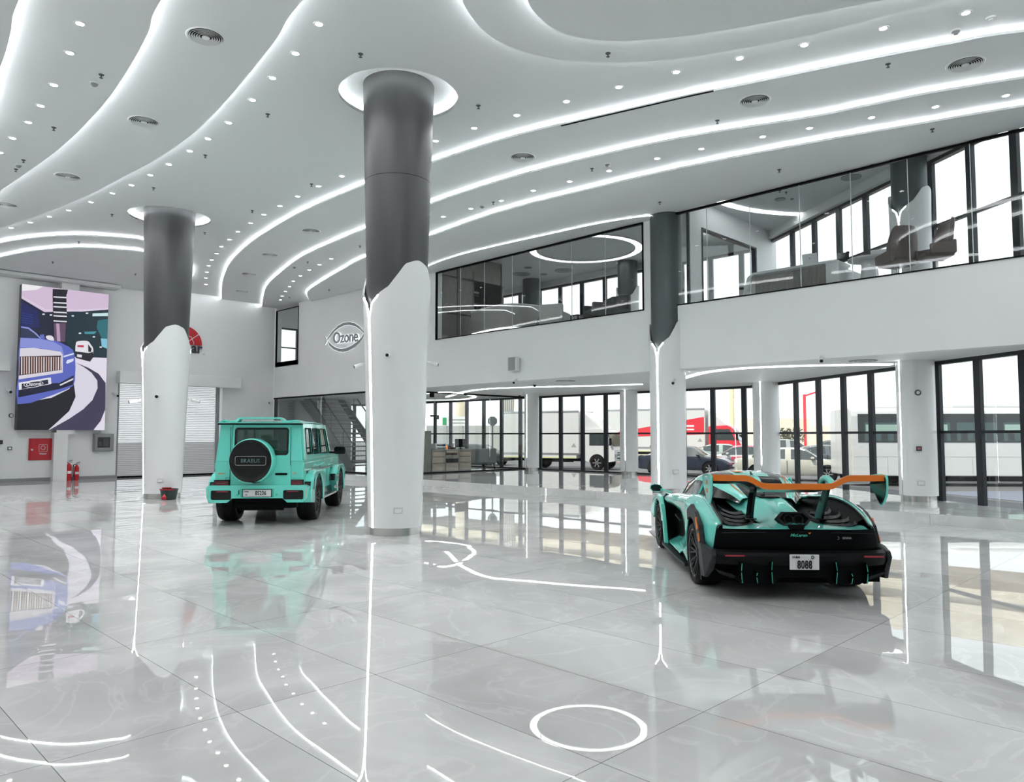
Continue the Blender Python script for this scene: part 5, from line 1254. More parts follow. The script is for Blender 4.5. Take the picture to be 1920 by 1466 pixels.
# oval metal sign with its word
r = thing('wall_sign', 'backlit oval metal sign with a looping word on the mezzanine wall', 'sign', (0, 0, 0))
def sgn(x, y, d=.06):     # crop pixel (590..700, 590..670 at 17.45x) -> wall
    v = Px(590+x/17.45, 590+y/17.45, XW-d); return (XW-d, v.y, v.z)
topo = [(400, 800), (560, 560), (760, 360), (950, 260), (1130, 235), (1300, 270), (1450, 370), (1560, 500), (1615, 600)]
topi = [(1590, 590), (1480, 480), (1330, 380), (1130, 330), (960, 355), (780, 440), (620, 570), (480, 730), (410, 815)]
boto = [(410, 840), (480, 1010), (620, 1140), (780, 1200), (920, 1220), (1100, 1180), (1300, 1070), (1450, 920), (1560, 760), (1615, 620)]
boti = [(1600, 630), (1500, 770), (1380, 890), (1200, 1010), (1020, 1090), (880, 1115), (720, 1090), (560, 990), (450, 880)]
for nm, oo in (('upper_arc', topo+topi), ('lower_arc', boto+boti)):
    m = MB(); m.prism([sgn(x, y) for x, y in oo], (.02, 0, 0)); obj(nm, m, 'grille', r)
    m = MB(); m.tube([sgn(x, y, .045) for x, y in oo], .014, 6, closed=True); obj('backlight', m, 'led3', r)
m = MB()
for q in ([(330, 710), (390, 820)], [(330, 980), (400, 850)], [(1690, 460), (1620, 600)], [(1700, 750), (1620, 630)]): m.tube([sgn(*q[0]), sgn(*q[1])], .018, 6)
obj('crossed_ends', m, 'grille', r)
m = MB()
for q in ([(350, 720), (410, 820)], [(350, 985), (420, 860)], [(1710, 480), (1640, 610)], [(1720, 755), (1640, 640)]): m.tube([sgn(*q[0], .045), sgn(*q[1], .045)], .014, 6)
obj('backlight', m, 'led3', r)
w0 = Vector(sgn(1010, 745)); hv = Vector(sgn(1410, 690))-Vector(sgn(600, 770)); hv.x = 0; wl = hv.length
for nm, d, bo, mt in (('lettering', .065, .012, 'grille'), ('letter_backlight', .04, .020, 'led3')):
    g = text_mb('Ozone', .62, .02, bold=bo, sx=1, spacing=.95 if bo < .02 else .95)
    xs = [v[0] for v in g.v]; k = wl/(max(xs)-min(xs)) if nm == 'lettering' else k; 
    T = Matrix(((0, 0, 1, XW-d), (-hv.normalized().y*-1 if False else hv.normalized().y, 0, 0, w0.y), (hv.normalized().z, 1, 0, w0.z), (0, 0, 0, 1))) @ Matrix.Diagonal((k, 1.0, 1, 1))
    obj(nm, moved(g, T), mt, r)
# ================================================================== UPPER OFFICES
F2 = ZF2
# wood wall with niche at the end of the left office
def pY(px, py, Y): v = Py(px, py, Y); return (v.x, v.z)
YK = 20.0
r = thing('wall_unit', 'grey wooden wall unit with an open niche behind the long mezzanine glass', 'wall unit', (0, 0, 0))
nx0, nz1 = pY(889, 528, YK); nx1, nz0 = pY(944, 601, YK)
g = shape2d([[(16.4, F2), (19.45, F2), (19.45, 8.1), (16.4, 8.1)], [(nx0, nz0), (nx1, nz0), (nx1, nz1), (nx0, nz1)]], .05)
obj('front_panel', moved(g, Matrix(((1, 0, 0, 0), (0, 0, 1, YK), (0, 1, 0, 0), (0, 0, 0, 1)))), 'woodg', r)
obj('carcass', MB().box((16.4, YK+.6, F2), (19.45, YK+.65, 8.1)).box((19.4, YK, F2), (19.45, YK+.65, 8.1)).box((16.4, YK, nz0-.05), (19.4, YK+.6, nz0)).box((16.4, YK, nz1), (19.4, YK+.6, nz1+.04)), 'woodg', r)
for py in (551, 573): z = pY(900, py, YK)[1]; obj('shelf', MB().box((nx0, YK, z), (nx1, YK+.5, z+.05)), 'mgrey', r)
for a_, b_ in ((826, 857), (858, 862), (886, 888)):
    x0, x1 = pY(a_, 560, YK)[0], pY(b_, 560, YK)[0]
    obj('panel_joint', MB().tube([(x0, YK-.005, F2+.1), (x0, YK-.005, 7.6), (x1, YK-.005, 7.6), (x1, YK-.005, F2+.1)], .008, 4), 'dgrey', r)
x0, z0 = pY(896, 600, YK); r = thing('coffee_machine', 'small black and white coffee machine in the wooden niche', 'coffee machine', (x0+.25, YK+.12, nz0))
obj('body', MB().box((-.2, 0, 0), (.2, .35, .42)), 'black', r, bevel=.02); obj('front', MB().box((.02, -.02, .02), (.18, 0, .38)), 'white', r); obj('spout', MB().cyl((.1, -.05, .2), .03, .08, 10), 'black', r)
# curved counter
c0, c1 = Pz(900, 588, 5.95), Pz(1008, 588, 5.95)
pts = spline([(17.4, 19.4), (17.15, 18.4), (17.1, 17.4), (17.5, 16.95), (18.2, 16.8)], 6)
r = thing('reception_counter', 'curved pale grey reception counter behind the long mezzanine glass', 'counter', (0, 0, 0))
m = MB(); m.grid([[(x, y, F2), (x-.04, y, F2+1.0), (x-.04, y, F2+1.08), (x+.5, y+.25, F2+1.08), (x+.5, y+.25, F2)] for x, y in pts], closed=True); obj('body', m, mat('counter_grey', (.42, .41, .39), .4), r, smooth=40)
m = MB(); m.grid([[(x-.02, y, F2+.3), (x-.03, y, F2+.3), (x-.03, y, F2+.34), (x-.02, y, F2+.34)] for x, y in pts], closed=True); obj('light_line', m, 'led2', r)
m = MB(); m.grid([[(x-.06, y-.01, F2+1.08), (x-.06, y-.01, F2+1.12), (x+.52, y+.26, F2+1.12), (x+.52, y+.26, F2+1.08)] for x, y in pts], closed=True); obj('counter_top', m, 'white', r, smooth=40)
def armchair(name, pos, rz, m, label, w=.78, h=.85, lb=.42):
    r = thing(name, label, 'armchair', pos, rz)
    obj('seat', MB().box((-.30, -w/2+.1, .20), (.38, w/2-.1, lb)), m, r, bevel=.05, seg=3)
    obj('backrest', MB().box((-.42, -w/2, .18), (-.26, w/2, h)), m, r, bevel=.06, seg=3)
    for s in (1, -1): obj('armrest', MB().box((-.40, s*w/2, .18), (.34, s*(w/2-.12), .62)), m, r, bevel=.05, seg=3)
    for sx in (-.32, .30):
        for s in (1, -1): obj('leg', MB().cyl((sx, s*(w/2-.1), 0), .018, .2, 10), 'black', r)
    return r
def at(px, t, z): v = TS(t, (px-960)/FPX*t, z); return tuple(v)
armchair('armchair', at(1042, 23.2, F2), math.radians(20), 'cream', 'cream armchair left of the low dark table in the upper office')
armchair('armchair', at(1024, 24.1, F2), math.radians(60), 'gfab', 'dark grey armchair back beside the cream armchair in the upper office', w=.5, h=.78)
armchair('armchair', at(1124, 21.6, F2), math.radians(150), 'gfab', 'grey armchair seen from behind, nearer one by the long mezzanine glass', w=.82, h=.80)
armchair('armchair', at(1150, 22.6, F2), math.radians(170), 'gfab', 'taller grey armchair beside the dark column end of the long glass', w=.8, h=1.1)
r = thing('side_table', 'dark square coffee table between the armchairs in the upper office', 'table', at(1078, 24.1, F2), math.radians(10))
obj('table_top', MB().box((-.36, -.36, .60), (.36, .36, .65)), 'gloss_black', r, bevel=.01)
for sx in (-1, 1):
    for s in (-1, 1): obj('leg', MB().box((sx*.33, s*.33, 0), (sx*.30, s*.30, .60)), 'black', r)
r = thing('magazine', 'flat dark magazine lying on the coffee table in the upper office', 'magazine', at(1080, 24.05, F2+.65), .4); obj('cover', MB().box((-.2, -.15, 0), (.2, .15, .02)), 'gfab', r); obj('pages', MB().box((-.195, -.145, .004), (.203, .153, .016)), 'white', r)
# ring light
tc_ = Pz(1098, 468, 8.10)
r = thing('ring_light', 'large glowing ring recessed in the upper office ceiling', 'ceiling light', (tc_.x, tc_.y, 8.119))
obj('light_ring', MB().lathe([(1.72, -.012), (1.96, -.012), (1.96, 0), (1.72, 0)], 96, closed=True), 'led2', r)
obj('trim_ring', MB().lathe([(1.66, -.035), (1.72, -.035), (1.72, 0), (1.66, 0)], 96, closed=True).lathe([(1.96, -.035), (2.0, -.035), (2.0, 0), (1.96, 0)], 96, closed=True), 'white', r)
for px, py, lab in ((978, 513.5, 'leftmost round vent on the upper office ceiling'), (1057, 507, 'right round vent on the upper office ceiling below the ring light'), (990, 501.5, 'small upper round vent on the left office ceiling'), (1019, 514, 'small middle round vent on the left office ceiling')):
    v = Pz(px, py, 8.12)
    r = thing('office_vent', lab, 'air vent', (v.x, v.y, 8.12)); q = .24 if 'small' not in lab else .1
    obj('disc', MB().cyl((0, 0, -.02), q*1.5, .02, 28), 'grille', r); obj('core', MB().cyl((0, 0, -.035), q*.6, .015, 20), 'mgrey', r)
# right office: partition with interior window
YPW = 10.75
g = shape2d([[(16.35, F2), (22.75, F2), (22.75, 8.12), (16.35, 8.12)], [(18.2, F2+.08), (21.4, F2+.08), (21.4, 7.42), (18.2, 7.42)], [(16.75, F2+.02), (17.6, F2+.02), (17.6, 7.75), (16.75, 7.75)]], .12)
struct('wall_partition', moved(g, Matrix(((1, 0, 0, 0), (0, 0, 1, YPW), (0, 1, 0, 0), (0, 0, 0, 1)))), 'wall')
w9 = struct('window_10')
m = MB()
for (x0, x1, z0, z1) in ((18.2, 21.4, F2+.08, 7.42),):
    m.box((x0, YPW-.02, z0), (x1, YPW+.14, z0+.05)); m.box((x0, YPW-.02, z1-.05), (x1, YPW+.14, z1)); m.box((x0, YPW-.02, z0), (x0+.05, YPW+.14, z1)); m.box((x1-.06, YPW-.02, z0), (x1, YPW+.14, z1))
obj('window_frame', m, 'frame', w9)
obj('glass_pane', MB().add([(18.25, YPW+.05, F2+.1), (21.35, YPW+.05, F2+.1), (21.35, YPW+.05, 7.4), (18.25, YPW+.05, 7.4)], [(0, 1, 2, 3)]), 'glass', w9)
dw = struct('door_2'); m = MB(); m.box((16.75, YPW+.02, F2+.02), (16.80, YPW+.08, 7.75)); m.box((17.55, YPW+.02, F2+.02), (17.6, YPW+.08, 7.75)); obj('door_frame', m, 'dgrey', dw)
obj('glass_leaf', MB().add([(16.8, YPW+.05, F2+.04), (17.55, YPW+.05, F2+.04), (17.55, YPW+.05, 7.7), (16.8, YPW+.05, 7.7)], [(0, 1, 2, 3)]), 'glass', dw)
obj('handle', MB().box((17.45, YPW-.02, F2+.95), (17.48, YPW, F2+1.25)), 'black', dw)
lc = soffit_curve([(1340, 370), (1362, 382), (1400, 392), (1450, 398.5), (1508, 402)], 8.115, .22); o = obj('ceiling_light_line', lc, 'led2'); o['kind'] = 'structure'
for px, py, q, lab in ((1596, 332, .22, 'round ceiling loudspeaker in the right upper office'), (1463, 373, .12, 'small round vent in the right upper office')):
    v = Pz(px, py, 8.12); r = thing('ceiling_disc', lab, 'ceiling fitting', (v.x, v.y, 8.12)); obj('disc', MB().cyl((0, 0, -.02), q, .02, 28), 'grille', r); obj('rim', MB().lathe([(q, -.022), (q+.02, -.02), (q+.02, 0)], 28), 'mgrey', r)
for px, py in ((1474, 360), (1635, 308), (1462, 357)):
    fit('spr', at_ceiling(px, py, 8.12), 'sprinkler head on the ceiling of the right upper office', 'office sprinklers')
fit('smk', at_ceiling(1485, 371, 8.12), 'white smoke detector on the ceiling of the right upper office', 'office detectors')
# desk
D0, D1 = Pz(1428, 511, F2+.78), Pz(1572, 484, F2+.78)
dx = 17.1
r = thing('desk', 'long white desk with a grey wood front behind the right office glass', 'desk', (dx, 0, F2))
yA, yB2 = 8.75, 6.65
pts = [(-.02, 0), (-.05, .45), (-.02, .72), (.05, .80), (.85, .80), (.85, .74), (.08, .74), (.05, .0)]
obj('front_panel', MB().box((0, yB2+.25, .05), (.04, yA-.12, .70)), 'woodg', r)
m = MB()
e = [(0, yA+.22, 0), (0, yA+.10, .55), (0, yA, .74), (0, yA-.1, .80), (0, yB2, .80), (0, yB2-.05, .74)]
ol = [(yA+.25, 0), (yA+.20, .35), (yA+.08, .70), (yA-.06, .80), (yB2, .80), (yB2, .74), (yA-.10, .74), (yA+.0, .66), (yA+.10, .35), (yA+.14, 0)]
m.prism([(-.03, y, z) for y, z in ol], (.85, 0, 0)); obj('desk_top', m, 'white', r, bevel=.01)
m = MB(); m.prism([(-.02, yB2+.25, .0), (-.02, yB2-.05, .0), (-.02, yB2-.05, .78), (-.02, yB2+.25, .78)], (.6, 0, 0)); obj('leg_panel', m, 'white', r, bevel=.02)
ret = spline([(.1, yB2-.05), (.25, yB2-.12), (.6, yB2-.15), (1.1, yB2-.15)], 4)
m = MB(); m.grid([[(x, y, 0), (x, y, .60), (x+.3, y+.35, .60), (x+.3, y+.35, 0)] for x, y in ret], closed=True); obj('desk_return', m, 'white', r, smooth=40)
def laptop(px, t, z, lab, rz):
    r = thing('laptop', lab, 'laptop', at(px, t, z), rz)
    obj('keyboard_base', MB().box((-.12, -.17, 0), (.12, .17, .015)), 'silver', r, bevel=.004)
    o = obj('screen_lid', MB().box((-.006, -.17, 0), (.006, .17, .23)), 'white', r, bevel=.004); o.location = (-.12, 0, .01); o.rotation_euler = (0, -.25, 0); obj('logo', MB().cyl((-.007, 0, .12), .015, .002, 10, 'x'), 'mgrey', o)
    return r
laptop(1529, 17.35, F2+.80, 'open silver laptop on the long desk in the right upper office', .1)
r = thing('desk_phone', 'black desk phone at the right end of the long desk', 'telephone', at(1588, 16.9, F2+.80), .5)
obj('base', MB().prism([(-.10, -.12, 0), (.12, -.12, 0), (.12, -.12, .07), (-.10, -.12, .16)], (0, .24, 0)), 'black', r, bevel=.01); obj('handset', MB().box((-.10, -.13, .13), (.0, -.06, .18)), 'black', r, bevel=.015)
# round table, laptop and chairs
tp = at(1638, 16.6, F2)
r = thing('round_table', 'round white meeting table behind the brown chairs', 'table', tp)
obj('table_top', MB().cyl((0, 0, .73), .45, .035, 48), mat('table_white', (.62, .63, .63), .3), r, smooth=30); obj('pedestal', MB().lathe([(.30, 0), (.20, .3), (.16, .6), (.20, .73)], 32), 'white', r, smooth=50); obj('cable_ring', MB().lathe([(.30, .768), (.32, .768), (.32, .766), (.30, .766)], 32, closed=True), 'mgrey', r)
laptop(1657, 16.55, F2+.768, 'open silver laptop on the round meeting table', math.radians(200))
def office_chair(pos, rz, label):
    r = thing('office_chair', label, 'chair', pos, rz)
    rows = []
    for z, w, x, th in ((.42, .26, .0, .10), (.55, .33, -.03, .10), (.75, .36, -.06, .09), (.95, .33, -.09, .08), (1.12, .28, -.12, .07), (1.18, .24, -.135, .05)):
        rows.append([(x-.22+.10*abs(k)**2+ (th if j else 0), w*k, z) for j, ks in ((0, (-1, -.6, 0, .6, 1)), (1, (1, .6, 0, -.6, -1))) for k in ks])
    m = MB().grid(rows, closed=True); m.f += [tuple(range(10)), tuple(50+i for i in range(10))[::-1]]; m.mi += [0, 0]
    obj('backrest', m, 'brown', r, smooth=50)
    obj('seat', MB().box((-.25, -.28, .38), (.30, .28, .50)), 'brown', r, bevel=.05, seg=3)
    for s in (1, -1): obj('armrest', MB().prism([(-.24, s*.29, .42), (.25, s*.29, .42), (.26, s*.29, .62), (-.24, s*.29, .70)], (0, s*.08, 0)), 'brown', r, bevel=.03, seg=3)
    obj('gas_column', MB().cyl((0, 0, .08), .03, .3, 12), 'steel', r)
    for k in range(5): a = 2*PI*k/5; l = obj('foot', MB().bar((0, 0, .10), (.30*math.cos(a), .30*math.sin(a), .06), .04, .03), 'steel', r); obj('castor', MB().cyl((.30*math.cos(a), .30*math.sin(a)-.012, .03), .03, .025, 12, 'y'), 'black', l)
    return r
office_chair(at(1692, 15.7, F2), math.radians(60), 'brown leather office chair seen from behind, left one at the round table')
office_chair(at(1766, 15.0, F2), math.radians(128), 'brown leather office chair seen from the side, right one at the round table')
r = thing('low_cabinet', 'low white and grey cabinet by the interior window of the upper office', 'cabinet', (18.0, 9.9, F2)); obj('body', MB().box((0, 0, 0), (1.5, .5, .45)), 'white', r); obj('front', MB().box((-.02, 0, .02), (0, .5, .43)), 'mgrey', r); obj('top', MB().box((-.02, -.01, .45), (1.5, .5, .47)), 'dgrey', r)

# ================================================================== GROUND FLOOR GLASS OFFICE
# staircase
r = thing('staircase', 'grey steel staircase with glass balustrades behind the glass partition', 'staircase', (0, 0, 0))
xs0, xs1, ys0, ys1, zs1 = 17.5, 19.3, 27.1, 31.4, 3.95
m = MB(); n = 19
for k in range(n):
    y = ys0+(ys1-ys0)*k/n; z = PLAT+(zs1-PLAT)*(k+1)/n; m.box((xs0+.08, y, z-.05), (xs1-.08, y+.27, z))
obj('treads', m, 'mgrey', r)
for x in (xs0, xs1):
    o = obj('stringer', MB().prism([(x-.05, ys0-.15, PLAT), (x-.05, ys0+.25, PLAT), (x-.05, ys1, zs1-.3), (x-.05, ys1, zs1+.12), (x-.05, ys0-.1, PLAT+.32)], (.06, 0, 0)), mat('stair_grey', (.16, .18, .185), .45), r)
    m = MB().add([(x, ys0, PLAT+.3), (x, ys1, zs1+.1), (x, ys1, zs1+1.0), (x, ys0, PLAT+1.15)], [(0, 1, 2, 3)]); obj('glass_balustrade', m, 'glass_int', r)
    obj('handrail', MB().tube([(x, ys0-.12, PLAT+.3), (x, ys0-.12, PLAT+1.1), (x, ys0, PLAT+1.2), (x, ys1, zs1+1.03)], .028, 8), 'dgrey', r, smooth=60)
    for k in range(4): y = ys0+.6+k*1.0; z = PLAT+(zs1-PLAT)*(y-ys0)/(ys1-ys0); obj('baluster', MB().bar((x, y, z+.2), (x, y, z+1.1), .03, .015), 'dgrey', r)
obj('side_panel', MB().prism([(xs0-.02, ys0+1.6, PLAT), (xs0-.02, ys1+.5, PLAT), (xs0-.02, ys1+.5, zs1-.4), (xs0-.02, ys0+1.6, PLAT+1.15)], (.03, 0, 0)), mat('stair_panel', (.40, .42, .42), .5), r)
struct('wall_office_back', MB().box((16.3, 31.9, PLAT), (20.6, 32.05, ZS)), mat('slat_wall', (.42, .45, .46), .5))
m = MB()
for k in range(22): m.box((17.2, 31.86, .4+k*.13), (20.6, 31.9, .41+k*.13))
r = tag(obj('wall_slats', m, 'dgrey'), None); r['kind'] = 'structure'
# cabinets
Yc = 23.3
r = thing('drawer_cabinet', 'pale wooden cabinet with drawers and a dark open shelf in the glass office', 'cabinet', (19.85, Yc, PLAT))
w = 1.05
obj('body', MB().box((-w, .02, 0), (w, .5, .84)), 'woodg', r); obj('worktop', MB().box((-w-.02, -.02, .84), (w+.02, .52, .88)), 'mgrey', r)
for k in range(3):
    x0 = -w+.04+k*.7
    if k == 1:
        for z0, z1 in ((.62, .82), (.03, .30)): d_ = obj('drawer', MB().box((x0, 0, z0 if z0 > .1 else .03), (x0+.64, .02, z1)), 'wood', r)
        obj('open_shelf', MB().box((x0, .005, .34), (x0+.64, .018, .50)), 'black', r); obj('open_shelf', MB().box((x0, .005, .64), (x0+.60, .0, .74)), 'black', r)
    else:
        for z0, z1 in ((.62, .82), (.36, .60), (.03, .34)):
            d_ = obj('drawer', MB().box((x0, 0, z0), (x0+.64, .02, z1)), 'wood', r); obj('grip', MB().box((x0+.02, -.004, z1-.03), (x0+.62, 0, z1-.015)), 'black', d_)
r = thing('tall_cabinet', 'tall grey cabinet at the left of the drawer cabinet in the glass office', 'cabinet', (18.35, Yc, PLAT))
obj('body', MB().box((-.42, .02, 0), (.42, .6, 1.62)), 'woodg', r); obj('door', MB().box((-.41, 0, .02), (.41, .02, 1.6)), 'woodg', r); obj('sticker', MB().box((-.22, -.004, 1.2), (-.12, 0, 1.34)), 'red', r)
r = thing('printer', 'white printer standing on the drawer cabinet in the glass office', 'printer', (19.35, Yc+.1, PLAT+.88)); obj('body', MB().box((-.27, 0, 0), (.27, .35, .24)), 'white', r, bevel=.03); obj('tray', MB().box((-.2, -.12, .05), (.2, 0, .07)), 'dgrey', r); obj('panel', MB().box((-.22, -.005, .14), (.22, 0, .2)), 'black', r)
r = thing('telephone', 'black telephone beside the printer on the drawer cabinet', 'telephone', (20.0, Yc+.1, PLAT+.88)); obj('base', MB().prism([(-.14, 0, 0), (.14, 0, 0), (.14, 0, .08), (-.14, 0, .08)], (0, .2, 0)), 'black', r, bevel=.01); obj('handset', MB().box((-.16, .02, .09), (-.08, .2, .15)), 'black', r, bevel=.02)
r = thing('monitor', 'dark monitor on the drawer cabinet in the glass office', 'monitor', (20.5, Yc+.2, PLAT+.88)); obj('screen', MB().box((-.3, 0, .08), (.3, .04, .42)), 'black', r, bevel=.01); obj('stand', MB().box((-.08, -.02, 0), (.08, .1, .02)).box((-.02, .03, 0), (.02, .05, .1)), 'black', r)
# sofa
r = thing('sofa', 'grey two-seat sofa in the glass office by the facade', 'sofa', (21.82, 23.6, PLAT))
fb_ = mat('sofa_grey', (.16, .17, .17), .85)
obj('backrest', MB().box((-.85, 0, .25), (.85, .18, .88)), fb_, r, bevel=.05, seg=3); obj('seat', MB().box((-.80, .15, .2), (.80, .85, .46)), fb_, r, bevel=.05, seg=3)
for s in (1, -1):
    obj('armrest', MB().box((s*.85, .02, .2), (s*.70, .85, .66)), fb_, r, bevel=.05, seg=3)
    for y in (.08, .78): obj('leg', MB().bar((s*.72, y, .22), (s*.80, y, 0), .03, .03), 'black', r)
for x, lab in ((17.05, 'left'), (18.6, 'right')):
    r = thing('pendant_bracket', 'small black bracket hanging in the glass office, the %s of two' % lab, 'bracket', (x, 22.9, 2.38)); obj('arm', MB().box((-.2, -.03, 0), (.2, .03, .06)), 'black', r); obj('hanger', MB().box((-.01, -.01, .06), (.01, .01, .93)), 'mgrey', r); obj('tip', MB().box((.12, -.03, -.1), (.2, .03, 0)), 'black', r)
# ================================================================== THE STREET
ZG = -.35
def gp(px, gy=None, t=None):
    t = t if t else (CAM_H-ZG)*FPX/(gy-816); return TS(t, (px-960)/FPX*t, ZG)
asph = mat('asphalt', (.10, .10, .108), .8, noise=(.8, .12)); pave = mat('sandy_paving', (.30, .25, .19), .8, noise=(1.5, .08)); conc = mat('concrete', (.66, .60, .48), .75, noise=(.7, .12))
m = MB(); m.add([(-60, -60, ZG), (220, -60, ZG), (220, 220, ZG), (-60, 220, ZG)], [(0, 1, 2, 3)])
o = struct('ground', m, asph)
# cut out below the hall: pavement strip in front of the facade
m = MB(); m.prism([(23.4, 34.2, ZG-.1), (23.4, 11.7, ZG-.1), tuple(fb(9.5))+(ZG-.1,), tuple(fb(9.5)+Vector((2.6, -1.8)))+(ZG-.1,), (26.6, 10.8, ZG-.1), (26.6, 34.2, ZG-.1)], (0, 0, .17)); struct('ground_pavement', m, pave)
m = MB(); m.prism([tuple(Vector((29.0, 8.5)).to_3d()+Vector((0, 0, ZG+.005))), (39, 0, ZG+.005), (20, -27, ZG+.005), (11, -20, ZG+.005)], (0, 0, .01)); struct('ground_lane', m, mat('blue_grey_asphalt', (.13, .145, .19), .7))
m = MB(); m.box((45, -60, ZG), (200, 60, ZG+.01)); struct('ground_far', m, pave)
carglass = mat('car_glass', (.035, .045, .05), .08, spec=.8)
def road_wheel(parent, x, y, R, wd, s, rimm='silver', nsp=7):
    t = obj('wheel', MB().lathe([(R*.66, -wd/2), (R-.03, -wd/2), (R, -wd*.3), (R, wd*.3), (R-.03, wd/2), (R*.66, wd/2)], 32, (0, 0, 0), 'y', closed=True), 'rubber', parent, smooth=35, loc=(x, y, R))
    m = MB().lathe([(.0001, s*wd*.30), (R*.62, s*wd*.22), (R*.66, s*wd*.46), (R*.69, s*wd*.5)], 32, (0, 0, 0), 'y')
    obj('rim', m, 'rim', t, smooth=35); m = MB()
    for k in range(nsp):
        a = 2*PI*k/nsp; m.bar((.03*math.cos(a), s*wd*.40, .03*math.sin(a)), (R*.64*math.cos(a), s*wd*.46, R*.64*math.sin(a)), .05, .03, up=(0, 1, 0))
    obj('spokes', m, rimm, t); return t
def road_car(label, pos, rz, paint, kind='sedan', roof=None, name='car', L=4.7, W=1.82, H=1.45, two_tone=None, plate=True, cat='car'):
    r = thing(name, label, cat, tuple(pos), rz)
    k = L/4.7; hw = W/2
    if kind == 'sedan':
        st = [(-2.30, .50, .80, .80, .86), (-2.25, .30, .95, .96, .93), (-1.75, .26, 1.0, 1.03, .96), (-1.20, .25, 1.0, 1.30, .97), (-.70, .25, .98, 1.42, .98), (0, .25, .95, 1.45, .98), (.55, .25, .94, 1.38, .98), (1.15, .25, .92, 1.0, .98), (1.7, .25, .86, .90, .96), (2.15, .28, .74, .78, .90), (2.36, .35, .62, .62, .80)]
    else:
        st = [(-2.25, .55, 1.0, 1.0, .86), (-2.20, .34, 1.12, 1.45, .94), (-1.9, .30, 1.1, 1.64, .97), (-1.20, .30, 1.08, 1.70, .98), (-.5, .30, 1.06, 1.72, .98), (.3, .30, 1.04, 1.68, .98), (.70, .30, 1.03, 1.55, .98), (1.2, .30, 1.02, 1.12, .98), (1.7, .30, .98, 1.02, .96), (2.1, .32, .88, .90, .90), (2.3, .4, .72, .72, .82)]
    st = [(x*k, a, b, c, w) for x, a, b, c, w in st]
    def ring(x, zb, zs, zr, wf):
        w = hw*wf; rise = max(0, zr-zs); f = min(1, rise/.35); wr = w-(.20*f+.03)
        return [(x, -w*.9, zb), (x, -w, zb+.14), (x, -w*1.0, zs-.12), (x, -w*.97, zs), (x, -wr, zr-.06*f), (x, -wr*.82, zr-.01), (x, 0, zr+.01), (x, wr*.82, zr-.01), (x, wr, zr-.06*f), (x, w*.97, zs), (x, w, zs-.12), (x, w, zb+.14), (x, w*.9, zb)]
    R0 = [ring(*s) for s in st]
    R1 = []
    for i in range(len(R0)-1):
        for q in range(3): f = q/3; R1.append([tuple(cr([R0[j][p] for j in range(len(R0))], i+f)) for p in range(13)])
    R1.append(R0[-1])
    body, glass, roofm = MB(), MB(), MB()
    n = len(R1)
    vs = [p for g in R1 for p in g]
    bf, gf, rf = [], [], []
    for i in range(n-1):
        xm = (R1[i][6][0]+R1[i+1][6][0])/2/k; zm = (R1[i][6][2]+R1[i+1][6][2])/2; slope = abs(R1[i+1][6][2]-R1[i][6][2])/max(1e-4, abs(R1[i+1][6][0]-R1[i][6][0]))
        zs_ = (R1[i][3][2]+R1[i+1][3][2])/2
        for j in range(13):
            j2 = (j+1) % 13; f = (i*13+j, i*13+j2, (i+1)*13+j2, (i+1)*13+j)
            cab = zm > zs_+.13
            if cab and j in (3, 8): (gf if not any(abs(xm-c) < .07 for c in (-.15, -1.25 if kind == 'sedan' else -1.3)) else bf).append(f)
            elif cab and j in (4, 5, 6, 7) and slope > .30: gf.append(f)
            elif cab and j in (4, 5, 6, 7): rf.append(f)
            else: bf.append(f)
    bf.append(tuple(range(13))[::-1]); bf.append(tuple((n-1)*13+q for q in range(13)))
    def sub(nm, fs, mt):
        used = sorted({v for f in fs for v in f}); ix = {v: i for i, v in enumerate(used)}
        mb = MB(); mb.add([vs[v] for v in used], [tuple(ix[v] for v in f) for f in fs]); return obj(nm, mb, mt, r, smooth=40)
    sub('body', bf, paint); sub('windows', gf, carglass); sub('roof', rf, roof or paint)
    Rw = .33 if kind == 'sedan' else .37
    for s in (1, -1):
        for x in (-1.38*k, 1.42*k):
            obj('wheel_arch', MB().lathe([(.0001, s*(hw*.99)), (Rw+.07, s*(hw*.995)), (Rw+.07, s*hw*.8)], 28, (x, 0, Rw+.01), 'y'), 'black', r, smooth=30)
            road_wheel(r, x, s*(hw*.90), Rw, .21, s)
        obj('headlight', MB().prism([(2.20*k, s*hw*.52, .66), (2.17*k, s*hw*.86, .68), (2.00*k, s*hw*.93, .74), (2.12*k, s*hw*.55, .76)], (.03, 0, 0)), 'silver', r, bevel=.01)
        obj('tail_lamp', MB().box((-2.31*k, s*hw*.55, .76), (-2.2*k, s*hw*.88, .88)), 'redlens', r, bevel=.01)
        obj('door_mirror', MB().box((.78*k, s*hw*.96, .96), (.92*k, s*(hw+.16), 1.07)), paint, r, bevel=.03)
        obj('door_line', MB().box((-.16*k, s*hw*.985, .35), (-.145*k, s*hw*1.004, .90)), 'black', r)
    obj('grille', MB().prism([(2.33*k, -.45, .42), (2.33*k, .45, .42), (2.31*k, .52, .64), (2.31*k, -.52, .64)], (.035, 0, 0)), 'gloss_black', r, bevel=.01)
    if plate: obj('number_plate', MB().box((2.38*k, -.26, .44), (2.395*k, .26, .55)), 'plate', r)
    if two_tone: obj('door_panel', MB().box((-1.0*k, -hw*1.006, .34), (.65*k, hw*1.006, .86)), two_tone, r, bevel=.02)
    return r
H = lambda deg: math.radians(45-deg)     # 0 = away from the viewer, 90 = to the viewer's right
whitep = mat('white_vehicle_paint', (.56, .57, .58), .3, coat=.4); navy = mat('navy_vehicle_paint', (.014, .02, .042), .25, coat=.6); blackp = mat('black_vehicle_paint', (.02, .024, .03), .2, coat=.6)
